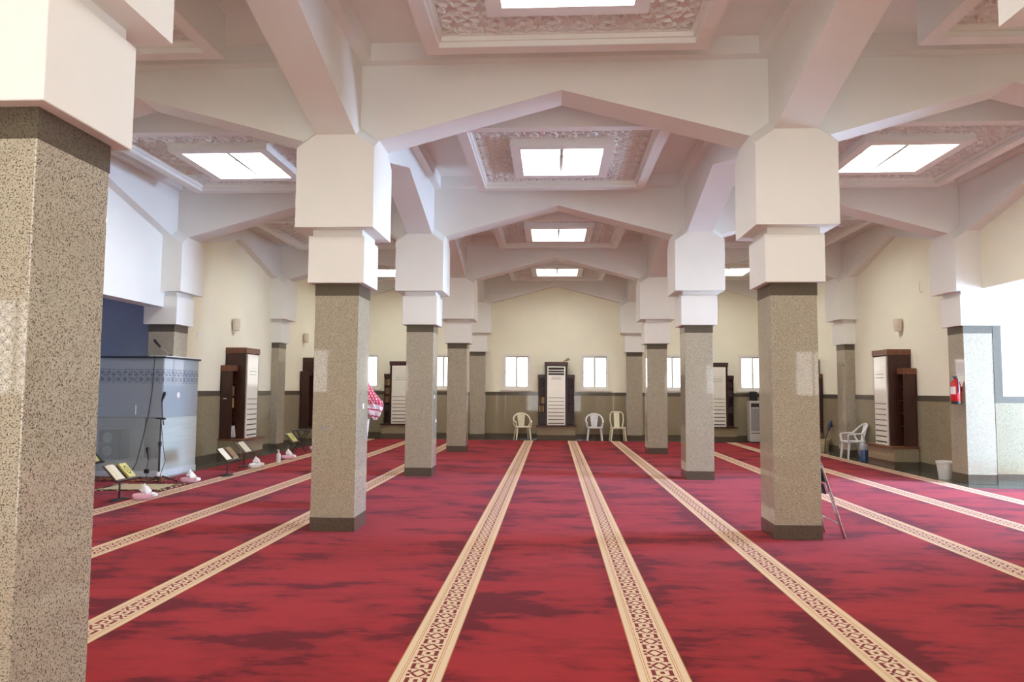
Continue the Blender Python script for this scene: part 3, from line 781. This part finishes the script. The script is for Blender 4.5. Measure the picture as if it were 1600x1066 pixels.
# ------------------------------------------------------------------ things along the right wall
b = thing('bucket', 'white plastic bucket on the granite floor below the fire extinguisher', 'bucket', (7.12, 13.62, 0))
MB().lathe([(0,0),(.118,0),(.122,.01),(.155,.30),(.165,.305),(.165,.32),(.153,.32),(.12,.03),(0,.028)], 28).build('pail', 'bucket', b, True)
m = MB(); m.lathe([(.158,.275),(.168,.28),(.168,.29),(.158,.295)], 28); m.build('rim', 'bucket', b, True)
b = thing('waste_bin', 'tan plastic waste bin against the far right wall', 'bin', (7.13, 19.55, 0))
MB().lathe([(0,0),(.105,0),(.11,.01),(.142,.30),(.15,.305),(.15,.315),(.14,.315),(.105,.03),(0,.03)], 24).build('pail', 'tan_plastic', b, True)
mo = thing('vacuum_pole', 'black pole with a dark blue head leaning on the far right wall', 'pole', (7.02, 19.2, 0))
MB().tube([(0,.0,.0),(.06,.1,.3),(.18,.18,.62)], .014, 8).build('pole', 'black', mo)
MB().tube([(.16,.17,.55),(.20,.19,.66),(.23,.2,.76),(.25,.2,.80)], [.025,.045,.04,.02], 10).build('head', 'navy', mo, True)
MB().tube([(.20,.17,.64),(.25,.2,.74),(.27,.21,.66)], .02, 8).build('clip', 'black', mo, True)
j = thing('water_bottle', 'blue water bottle with a clear grey top under the white armchair', 'bottle', (6.97, 16.72, 0))
MB().lathe([(0,0),(.08,0),(.092,.01),(.092,.255),(.088,.265),(0,.265)], 24).build('body', 'bluejug', j, True)
MB().lathe([(.086,.262),(.09,.275),(.09,.36),(.075,.40),(.04,.42),(.035,.44),(0,.44)], 24).build('shoulder', 'jugtop', j, True)
fe = thing('fire_extinguisher', 'red fire extinguisher hanging on the right granite column', 'fire extinguisher', (7.075-.10, 12.95, 1.36))
MB().lathe([(0,.03),(.07,.03),(.078,.05),(.078,.33),(.07,.37),(.045,.405),(.022,.42),(.022,.44),(0,.44)], 20).build('cylinder', 'red', fe, True)
MB().lathe([(0,0),(.079,0),(.081,.01),(.081,.05),(0,.05)], 20).build('base_ring', 'black', fe, True)
MB().box(-.02,.02,-.012,.012,.43,.475).build('valve', 'black', fe)
m = MB(); m.box(-.05,.035,-.01,.01,.47,.485); m.box(-.045,.02,-.008,.008,.445,.455); m.build('handle', 'black', fe)
MB().tube([(0,-.02,.45),(.0,-.07,.43),(.0,-.09,.35),(.0,-.092,.2)], .011, 8).build('hose', 'black', fe, True)
MB().loft([[(.0795*math.cos(a), .0795*math.sin(a), z) for a in [PI*.72+PI*.62*q/8 for q in range(9)]] + [(.076*math.cos(a), .076*math.sin(a), z) for a in [PI*.72+PI*.62*(8-q)/8 for q in range(9)]] for z in (.17, .30)]).build('label', 'paper', fe)
MB().box(.07,.097,-.02,.02,.22,.30).build('bracket', 'black', fe)
nt = MB().box(-.004, 0, -.13, .13, 1.86, 2.10).build('notice', 'paper', None); nt.location = (7.32-HS-.003, 13.03-.09, 0)
nt.scale = (1, 1.0, 1); tag(nt, 'white paper notice above the fire extinguisher on the granite column', 'notice')
for k in range(7): MB().box(-.0055, -.004, -.1, .1-(.05 if k % 3 == 2 else 0), 2.06-k*.026, 2.066-k*.026).build('text_line', 'ac_grey', nt)
# water cooler
w = thing('water_cooler', 'pale water cooler with a dark bottle on top by the back wall', 'water cooler', (6.17, 22.66, 0), 0)
MB().box(-.16,.16,-.17,.17,.03,1.27).build('cabinet', 'pale_grey', w, bevel=.015)
MB().box(-.13,.13,-.175,-.165,.36,1.22).build('front_panel', 'grey_plastic', w, bevel=.004)
MB().box(-.12,.12,-.18,-.17,1.08,1.19).build('recess', 'slot', w)
for x in (-.05, .05): MB().tube([(x,-.17,1.07),(x,-.22,1.07),(x,-.225,1.03)], .014, 8).build('tap', 'paper', w)
MB().box(-.13,.13,-.175,-.17,.28,.30).build('seam', 'slot', w)
MB().box(-.15,.15,-.16,.16,0,.035).build('base', 'black', w)
MB().lathe([(0,1.265),(.11,1.27),(.118,1.29),(.118,1.54),(.10,1.56),(0,1.56)], 20).build('bottle', 'vinyl', w, True)
# folded metal chair leaning on the column
f = thing('folding_chair', 'folded chrome chair leaning against the front right column', 'folding chair', (2.84, 8.06, 0), 0)
def leg(y, a, b, r=.0115):
    p = [(a[0], y, a[1]), ((a[0]*.6+b[0]*.4), y, (a[1]*.6+b[1]*.4)), (b[0], y, b[1])]
    return MB().tube(p, r, 8)
for y in (-.18, -.145):
    leg(y, (.005, .78), (.235, .012)).build('leg', 'chrome', f, True)
for y in (.16, .19):
    leg(y, (.02, .62), (.15, .012)).build('leg', 'chrome', f, True)
MB().tube([(.005,-.18,.78),(.0,-.1,.82),(.0,.1,.82),(.0,.18,.78)], .0115, 8).build('back_frame', 'chrome', f, True)
MB().cbox((.024,0,.67),(.018,.33,.15),Euler((0,-.28,0))).build('backrest', 'vinyl', f, bevel=.008)
MB().cbox((.032,0,.53),(.02,.33,.12),Euler((0,-.28,0))).build('seat', 'vinyl', f, bevel=.008)
MB().tube([(.19,-.145,.16),(.115,.16,.2)], .008, 6).build('cross_bar', 'chrome', f, True)
MB().tube([(.09,-.18,.5),(.13,-.16,.42),(.14,-.15,.36)], .008, 6).build('hinge_link', 'chrome', f, True)

# ------------------------------------------------------------------ pulpit behind glass
pu = thing('pulpit', 'glass fronted pulpit with frosted lower panels beside the left wall', 'pulpit', (-6.8, 12.3, 0))
# local: x from -2.3 (left) to 0 ; y from 0 to 1.24
MB().box(-2.3, 0, -.006, .006, .10, 1.03).build('lower_panel', 'frost', pu)
MB().box(-2.3, -.006, -.006, .006, 1.035, 2.07).build('upper_pane', 'tint', pu)
MB().box(-.006, .006, .006, 1.23, .10, 1.03).build('lower_panel', 'frost_side', pu)
MB().box(-.006, .006, .006, 1.23, 1.035, 2.07).build('upper_pane', 'tint', pu)
m = MB(); m.box(-2.3, .014, -.014, .014, 0, .10); m.box(-.014, .014, .014, 1.24, 0, .10); m.build('base_rail', 'whitebase', pu)
m = MB(); m.box(-2.3, .012, -.012, .012, 1.025, 1.045); m.box(-.012, .012, .012, 1.24, 1.025, 1.045); m.build('middle_rail', 'frost', pu)
m = MB(); m.box(-2.3, .04, -.04, .03, 2.07, 2.10); m.box(-.03, .04, .03, 1.26, 2.07, 2.10); m.build('top_rail', 'vinyl', pu)
MB().box(-.27, .035, .02, 1.255, 2.10, 2.118).build('counter_top', 'railtop', pu, bevel=.003)
MB().box(-1.203, -1.192, -.010, .010, 1.04, 2.07).build('joint_strip', 'pale_grey', pu)
MB().box(-1.27, -1.17, -.016, -.006, 1.075, 1.115).build('lock', 'black', pu)
MB().box(-.475, -.465, -.016, -.006, 1.08, 1.25).build('white_strip', 'paper', pu)  # thin upright white strip on the front glass
MB().lathe([(0,0),(.05,0),(.055,.012),(.03,.018),(0,.018)], 16).build('handle_plate', 'paper', pu, True).matrix_local = Matrix.Translation((.006, .5, 1.42)) @ Matrix.Rotation(PI/2, 4, 'Y')
MB().box(-2.3, -.02, .03, .60, 0, .28).build('platform', 'pale_grey', pu)
m = MB(); m.box(-2.3, -.30, .56, .60, .28, 1.02); m.box(-.34, -.30, .56, 1.2, .0, 1.02); m.build('added_backing', 'whitebase', pu)  # pale backing added to lighten the inside, so the loudspeaker stands out dark
spk = thing('loudspeaker', 'dark grey loudspeaker standing inside the pulpit behind the glass', 'loudspeaker', (-7.83, 12.60, .281))
MB().box(-.20, .20, -.14, .14, 0, .52).build('case', 'vinyl', spk, bevel=.01)
for z in (.12, .35): MB().lathe([(0,0),(.085,0),(.09,.006),(.06,.002),(0,-.001)], 20).build('cone', 'grey_plastic', spk, True).matrix_local = Matrix.Translation((-.03, -.141, z+.04)) @ Matrix.Rotation(PI/2, 4, 'X')
MB().tube([(-.06,-.14,.49),(-.05,-.17,.50),(.03,-.17,.50),(.04,-.14,.49)], .01, 6).build('handle', 'black', spk)
g = thing('gooseneck_microphone', 'black gooseneck microphone on the pulpit counter', 'microphone', (-6.83, 12.55, 2.118))
MB().lathe([(0,0),(.045,0),(.05,.01),(.02,.03),(0,.03)], 16).build('base', 'black', g, True)
MB().tube([(0,0,.02),(-.08,0,.08),(-.19,0,.165)], .008, 8).build('gooseneck', 'grey_plastic', g, True)
MB().tube([(-.18,0,.155),(-.20,0,.175),(-.30,0,.285),(-.31,0,.295)], [.012,.022,.024,.014], 10).build('head', 'black', g, True)
cb = MB().tube([(-6.94,12.25,2.11),(-6.95,12.255,1.9),(-6.97,12.26,1.5),(-7.02,12.26,1.1),(-7.1,12.26,.7),(-7.2,12.255,.25),(-7.26,12.24,.12),(-7.2,12.18,.03),(-6.9,12.05,.024),(-6.6,11.8,.024)], .006, 6).build('cable', 'black', None, True)
tag(cb, 'black cable hanging down the front of the pulpit glass', 'cable')

# microphone stand
ms = thing('microphone_stand', 'black microphone stand on the carpet in front of the pulpit', 'microphone stand', (-6.40, 11.55, .014))
for a in (0.2, 2.3, 4.4): MB().tube([(0,0,.12),(.3*math.cos(a), .3*math.sin(a), .014)], .012, 6).build('leg', 'blackmetal', ms)
MB().tube([(0,0,.03),(0,0,.6)], .016, 8).build('lower_pole', 'black', ms)
MB().lathe([(0,.58),(.026,.585),(.026,.66),(0,.665)], 12).build('clutch', 'black', ms)
MB().tube([(0,0,.6),(0,0,1.03)], .010, 8).build('upper_pole', 'black', ms)
MB().tube([(-.08,0,1.04),(.08,0,1.03)], .014, 8).build('boom_joint', 'black', ms)
MB().tube([(.05,0,.93),(.02,0,1.1),(.005,0,1.33)], .009, 8).build('boom', 'black', ms)
MB().tube([(.005,0,1.31),(.015,0,1.36),(.04,0,1.43),(.05,0,1.47)], [.012,.018,.028,.018], 10).build('microphone', 'black', ms, True)
MB().tube([(.01,0,.95),(.05,.02,.55),(.10,0,.35),(.04,-.03,.12),(.06,-.04,.02)], .005, 6).build('cord', 'black', ms, True)
MB().lathe([(0,.09),(.05,.10),(.055,.13),(.03,.17),(0,.175)], 10).build('tape_roll', 'tissue', ms, True)
hm = thing('handheld_microphone', 'black handheld microphone on a short stand beside the pulpit base', 'microphone', (-6.86, 12.0, .014))
MB().lathe([(0,0),(.06,0),(.065,.012),(.02,.02),(0,.02)], 14).build('base', 'black', hm)
MB().tube([(0,0,.01),(.0,.0,.2),(.02,0,.34)], .005, 6).build('stem', 'black', hm)
MB().tube([(.02,0,.32),(.012,0,.42),(.0,0,.47),(-.002,0,.52),(-.002,0,.53)], [.014,.02,.03,.032,.02], 10).build('body', 'black', hm, True)
MB().box(-.04,.03,-.02,.02,.09,.16).build('clamp', 'black', hm)

# rugs
r = thing('fleece_rug', 'cream fleece rug with a dark spotted border on the carpet before the pulpit', 'rug', (-6.36, 10.94, .014), math.radians(4))
MB().box(-.53, .53, -.41, .41, 0, .014).build('pile', 'rug', r, bevel=.005)
m = MB()
for k in range(40):
    for s in (-1, 1): m.box(-.53+k*.0268, -.52+k*.0268, s*.41-.02*(s < 0), s*.41+.02*(s > 0), .001, .006)
m.build('fringe', 'brown_cover', r)
r = MB().box(-.75, .75, -.28, .28, .0, .012).build('woven_rug', 'rug2', None, bevel=.004); r.location = (-7.15, 11.86, .014); tag(r, 'dark brown patterned rug under the microphone stand', 'rug')

# ------------------------------------------------------------------ book stands with open books
def stand(label, loc, rz=0):
    """worshipper side is local +x; the tray rises towards local -x"""
    t = thing('book_stand', label, 'book stand', loc, rz, 'pedestal book stands')
    m = MB(); m.loft([[(.07*math.cos(2*PI*q/20), .20*math.sin(2*PI*q/20), z) for q in range(20)] for z in (0, .012)] + [[(.03*math.cos(2*PI*q/20), .05*math.sin(2*PI*q/20), .03) for q in range(20)]]); m.build('base', 'blackmetal', t, True)
    MB().tube([(0,0,.02),(0,0,.34)], .013, 8).build('post', 'blackmetal', t)
    R = Euler((0, math.radians(47), 0))
    MB().cbox((0,0,.375),(.30,.50,.012), R).build('tray', 'blackmetal', t, bevel=.003)
    MB().cbox((.108,0,.278),(.014,.50,.035), R).build('lip', 'blackmetal', t)
    return t
TR = Euler((0, math.radians(47), 0)).to_matrix().to_4x4()
def on_tray(o, loc, rz, dx, dy, dz): o.matrix_world = Matrix.Translation(loc) @ Matrix.Rotation(rz, 4, 'Z') @ Matrix.Translation((0,0,.375)) @ TR @ Matrix.Translation((dx, dy, dz))
def open_book(label, loc, rz, dy, w=.10, cover='brown_cover'):
    t = thing('open_book', label, 'book', (0,0,0)); on_tray(t, loc, rz, 0, dy, .008)
    MB().box(-.135, .125, -w-.006, w+.006, 0, .004).build('cover', cover, t)
    for s in (-1, 1):
        secs = []
        for k in range(7):
            f = k/6; y = s*w*f; z = .004 + .020*math.sin(PI*min(1, f*1.15+.12))**.7 if f < .98 else .008
            secs.append([(-.13, y, .004), (.12, y, .004), (.12, y, z), (-.13, y, z)])
        p = MB().loft(secs).build('pages', 'tan_page', t)
        for k in range(9): MB().box(-.11+k*.0245, -.1055+k*.0245, min(s*.03, s*(w-.04)), max(s*.03, s*(w-.04)), .0238, .0246).build('text_line', 'ac_grey', p)
    return t
def shut_book(label, loc, rz, dy, mat='green_cover', w=.16, orn=True):
    t = thing('closed_book', label, 'book', (0,0,0)); on_tray(t, loc, rz, 0, dy, .008)
    MB().box(-.12, .12, -w/2, w/2, 0, .03).build('cover', mat, t, bevel=.003)
    MB().box(-.116, .122, -w/2+.005, w/2-.005, .004, .026).build('pages', 'page', t)
    if orn:
        m = MB(); n = 24
        m.loft([[(.07*s*math.cos(2*PI*q/n), .05*s*math.sin(2*PI*q/n), z) for q in range(n)] for s, z in ((1,.0302),(1,.0312),(.78,.0312),(.78,.0302))], False, True)
        m.build('oval_ornament', 'ink', t)
        MB().cbox((0,0,.0306),(.05,.012,.0012)).build('title_mark', 'ink', t)
    return t
A, B_, D_, E_, F_ = (-5.92, 9.70, .014), (-7.64, 11.62, .027), (-5.72, 12.57, .014), (-6.05, 14.01, .014), (-6.13, 16.82, .014)
stand('black pedestal book stand nearest the camera, in front of the fleece rug', A)
open_book('open book with printed pages on the nearest book stand', A, 0, -.13)
shut_book('yellow closed book with a black oval on the nearest book stand', A, 0, .12)
stand('black pedestal book stand half hidden by the large left column', B_)
shut_book('yellow closed book on the stand half hidden by the large left column', B_, 0, .05)
stand('black pedestal book stand right of the pulpit, first of two before the cabinet', D_)
open_book('open book with white pages on the stand just right of the pulpit', D_, 0, -.14)
shut_book('dark brown bound book on the stand just right of the pulpit', D_, 0, .10, 'brown_cover', .2, False)
stand('black pedestal book stand directly below the left wall cabinet', E_)
open_book('yellowed open book on the stand below the left wall cabinet', E_, 0, 0, .13)
stand('black pedestal book stand farthest back, beside the folding rack', F_)
shut_book('pale green closed book on the farthest book stand', F_, 0, -.02, 'green_cover', .26, True)
# X-shaped folding rack
x = thing('folding_rack', 'black folding rack with crossed legs in front of the far left cabinet', 'rack', (-6.16, 17.55, .014), .15)
for y in (-.22, .22):
    for s in (-1, 1):
        MB().tube([(-.17*s, y+.015*s, .008),(.17*s, y+.015*s, .53)], .012, 6).build('leg', 'blackmetal', x)
for s in (-1, 1): MB().tube([(.17*s,-.24,.53),(.17*s,.24,.53)], .012, 6).build('rail', 'blackmetal', x)
MB().box(-.17,.17,-.2,.2,.505,.515).build('strap_seat', 'vinyl', x)

# tissue packs
def tissue(label, loc, rz, pink):
    t = thing('tissue_pack', label, 'tissue pack', loc, rz, 'tissue packs on the carpet')
    secs = []
    for k, (xx, q_) in enumerate(((-.125,.35),(-.11,.8),(-.05,1),(.05,1),(.105,.85),(.125,.4))):
        secs.append([(xx+.01*math.sin(q+k), q_*.062*math.copysign(abs(math.cos(2*PI*q/12))**.6, math.cos(2*PI*q/12)), .048 + q_*.048*math.copysign(abs(math.sin(2*PI*q/12))**.6, math.sin(2*PI*q/12))) for q in range(12)])
    MB().loft(secs).build('wrapper', 'pink_wrap' if pink else 'tissue', t, True)
    secs = []
    for k, (r_, z, ox) in enumerate(((.045,.07,.02),(.062,.10,.035),(.058,.135,.02),(.04,.165,.03),(.022,.195,.015),(.006,.215,.02))):
        secs.append([((r_*(1+.35*math.sin(3*2*PI*q/14+k*1.3)))*math.cos(2*PI*q/14)+ox, (r_*(1+.3*math.cos(2*2*PI*q/14+k)))*math.sin(2*PI*q/14), z+.014*math.sin(4*PI*q/14+k)) for q in range(14)])
    MB().loft(secs).build('tissue', 'tissue', t, True)
    secs = []
    for k, (r_, z) in enumerate(((.03,.03),(.05,.05),(.045,.085),(.012,.10))):
        secs.append([(.13+(r_*(1+.3*math.sin(3*2*PI*q/12+k)))*math.cos(2*PI*q/12), (r_*(1+.3*math.cos(2*2*PI*q/12+k)))*math.sin(2*PI*q/12)-.02, z) for q in range(12)])
    MB().loft(secs).build('crumpled_tissue', 'tissue', t, True)
    return t
tissue('pink tissue pack beside the nearest book stand', (-5.62, 9.75, .014), .5, True)
tissue('pink tissue pack beside the corner of the fleece rug', (-5.88, 11.52, .014), .2, True)
tissue('white tissue pack on the stripe below the left wall cabinet', (-5.75, 13.82, .014), .9, False)
tissue('pink tissue pack right beside the sanitizer bottle', (-5.78, 15.61, .014), .4, True)
tissue('white tissue pack farthest back, past the folding rack', (-5.98, 18.05, .014), .4, False)
s = thing('sanitizer_bottle', 'clear pump bottle of sanitizer standing on the cream stripe', 'bottle', (-5.71, 14.93, .014))
MB().lathe([(0,0),(.042,0),(.045,.01),(.045,.16),(.036,.18),(.016,.195),(.016,.205),(0,.205)], 18).build('body', 'pump', s, True)
MB().lathe([(0,.203),(.02,.203),(.02,.225),(.007,.228),(.007,.25),(0,.25)], 12).build('collar', 'paper', s, True)
MB().box(-.03,.012,-.01,.01,.245,.262).build('pump_head', 'paper', s)
sc_ = MB().box(-.07,.07,-.03,.03,0,.004).build('paper_scrap', 'paper', None); sc_.location = (.86, 22.55, .001); tag(sc_, 'scrap of white paper on the floor right of the middle cabinet', 'paper')
bd = MB().box(-.05,.05,-.012,.012,0,1.0).build('dark_board', 'wood', None, bevel=.003); bd.location = (-2.70, 22.80, .0); tag(bd, 'narrow dark board standing beside the back left half column', 'board')

# ------------------------------------------------------------------ person behind the column
pe = thing('person', 'person in a white robe and red checked headscarf standing behind the column', 'person', (-2.60, 9.6, .014), 0)
# faces local -x, hands folded on the chest
def skin_body():
    me = bpy.data.meshes.new('body')
    V = [('pel',(0,0,.95),.13),('ab',(0,0,1.1),.13),('ch',(-.005,0,1.30),.125),('nk',(.0,0,1.46),.055),('hd0',(-.01,0,1.56),.075),('hd1',(-.015,0,1.64),.088),('hd2',(-.005,0,1.70),.07),
         ('sl',(.01,-.165,1.355),.048),('el',(.02,-.25,1.10),.043),('wl',(-.14,-.12,1.10),.03),('hl',(-.19,-.02,1.12),.035),
         ('sr',(.01,.165,1.355),.048),('er',(.02,.25,1.10),.043),('wr',(-.15,.12,1.14),.03),('hr',(-.20,.03,1.16),.035),
         ('tl',(0,-.10,.86),.095),('kl',(-.01,-.11,.48),.06),('al',(.02,-.12,.09),.04),('fl',(-.15,-.13,.035),.032),
         ('tr',(0,.10,.86),.095),('kr',(-.01,.11,.48),.06),('ar',(.02,.12,.09),.04),('fr',(-.15,.13,.035),.032),
         ('nose',(-.115,0,1.615),.014)]
    Ed = 'pel-ab ab-ch ch-nk nk-hd0 hd0-hd1 hd1-hd2 ch-sl sl-el el-wl wl-hl ch-sr sr-er er-wr wr-hr pel-tl tl-kl kl-al al-fl pel-tr tr-kr kr-ar ar-fr hd1-nose'.split()
    names = [v[0] for v in V]; vs = [v[1] for v in V]; rs = [v[2] for v in V]
    ed = [tuple(names.index(q) for q in e.split('-')) for e in Ed]
    for h, sy in (('hl', 1), ('hr', -1)):
        hx, hy, hz = vs[names.index(h)]
        for k in range(4):
            b = len(vs); vs += [(hx-.02, hy+sy*.035, hz+.03-.02*k), (hx-.01, hy+sy*.075, hz+.028-.02*k)]; rs += [.0095, .008]; ed += [(names.index(h), b), (b, b+1)]
        b = len(vs); vs += [(hx-.02, hy-sy*.0, hz+.045), (hx-.03, hy+sy*.02, hz+.065)]; rs += [.011, .009]; ed += [(names.index(h), b), (b, b+1)]
    me.from_pydata(vs, ed, [])
    o = bpy.data.objects.new('body', me); C.objects.link(o)
    md = o.modifiers.new('skin', 'SKIN'); md.use_smooth_shade = True
    for i, sv in enumerate(me.skin_vertices[0].data): sv.radius = (rs[i], rs[i]); sv.use_root = (i == 0)
    o.modifiers.new('sub', 'SUBSURF').levels = 1; o.modifiers['sub'].render_levels = 2
    me.materials.append(M['skin']); o.parent = pe; return o
body = skin_body()
def ell(cx, rx, ry, z, n=24, w=0, ph=0): return [(cx+rx*(1+w*math.sin(7*2*PI*q/n+ph))*math.cos(2*PI*q/n), ry*(1+w*math.sin(7*2*PI*q/n+ph))*math.sin(2*PI*q/n), z) for q in range(n)]
rb = MB(); rb.loft([ell(-.045,.14,.24,.06,w=.05), ell(-.045,.135,.225,.4,w=.045,ph=.3), ell(-.03,.14,.21,.8,w=.03,ph=.6), ell(-.015,.15,.21,1.0), ell(-.005,.16,.215,1.2), ell(0,.16,.23,1.34), ell(.0,.12,.19,1.44), ell(0,.072,.075,1.475)])
for s in (-1, 1): rb.tube([(.01,s*.19,1.38),(.025,s*.25,1.22),(.025,s*.262,1.10),(-.05,s*.2,1.10),(-.13,s*.13,1.12)], [.085,.075,.068,.062,.055], 12)
rb.build('robe', 'thobe', body, True)
gh = MB()
secs = []
for z, cx, rx, ry in ((1.735,.0,.03,.03),(1.725,.0,.075,.07),(1.68,.01,.112,.098),(1.60,.02,.125,.108),(1.52,.05,.14,.14),(1.45,.075,.165,.19),(1.38,.12,.19,.19),(1.33,.16,.165,.15),(1.27,.19,.13,.11),(1.21,.21,.085,.08),(1.155,.22,.035,.04)):
    out = []
    for q in range(25):
        a = -PI*.70 + PI*1.40*q/24
        k = 1 + .10*math.sin(q*2.1 + z*6)*(1 if z < 1.6 else 0)
        out.append((cx+rx*k*math.cos(a), ry*k*math.sin(a), z + (.03*math.sin(q*1.3) if z < 1.3 else 0)))
    for q in range(24, -1, -1):
        x_, y_, z_ = out[q]; out.append((cx+(x_-cx)*.94, y_*.94, z_-.002))
    secs.append(out)
gh.loft(secs).build('headscarf', 'ghutra', body, True)
hb = MB()
hb.tube([(.006+.108*math.cos(2*PI*q/20), .094*math.sin(2*PI*q/20), 1.695+.012*math.cos(2*PI*q/20)) for q in range(20)], .009, 8, closed=True)
hb.build('head_cord', 'black', body, True)
for s in (-1, 1):
    MB().lathe([(0,-.008),(.008,0),(0,.008)], 8, (-.088, s*.033, 1.645)).build('eye', 'hair', body, True)
MB().cbox((-.09,0,1.575),(.012,.045,.008)).build('mouth', 'brown_cover', body)
MB().loft([ell(-.05,.008,.010,1.505,14), ell(-.05,.036,.045,1.52,14), ell(-.048,.046,.060,1.545,14), ell(-.042,.050,.070,1.57,14), ell(-.03,.045,.074,1.60,14), ell(-.02,.03,.07,1.62,14)]).build('beard', 'hair', body, True)

# ------------------------------------------------------------------ camera, world, view
cam = bpy.data.objects.new('camera', bpy.data.cameras.new('camera')); C.objects.link(cam)
cam.data.sensor_width = 36; cam.data.lens = 1128.55/1600*36; cam.data.clip_start = .05; cam.data.clip_end = 200
cam.matrix_world = Matrix.Translation((0, 0, 1.55)) @ Matrix.Rotation(.0562, 4, 'Z') @ Matrix.Rotation(PI/2+.068, 4, 'X') @ Matrix.Rotation(.0065, 4, 'Z')
sc.camera = cam
w = bpy.data.worlds.new('world'); sc.world = w; w.use_nodes = True
bg = w.node_tree.nodes['Background']; bg.inputs[0].default_value = (.85, .92, 1, 1); bg.inputs[1].default_value = 1.0
sc.view_settings.view_transform = 'Standard'; sc.view_settings.look = 'None'; sc.view_settings.gamma = 1; sc.view_settings.use_curve_mapping = False
sc.view_settings.exposure = 0.42
sc.cycles.use_denoising = True
try: sc.cycles.denoiser = 'OPENIMAGEDENOISE'
except Exception: pass
sc.cycles.max_bounces = 10; sc.cycles.diffuse_bounces = 6; sc.cycles.glossy_bounces = 4; sc.cycles.transparent_max_bounces = 12
sc.cycles.sample_clamp_indirect = 8; sc.cycles.caustics_reflective = False; sc.cycles.caustics_refractive = False
sc.cycles.use_light_tree = True
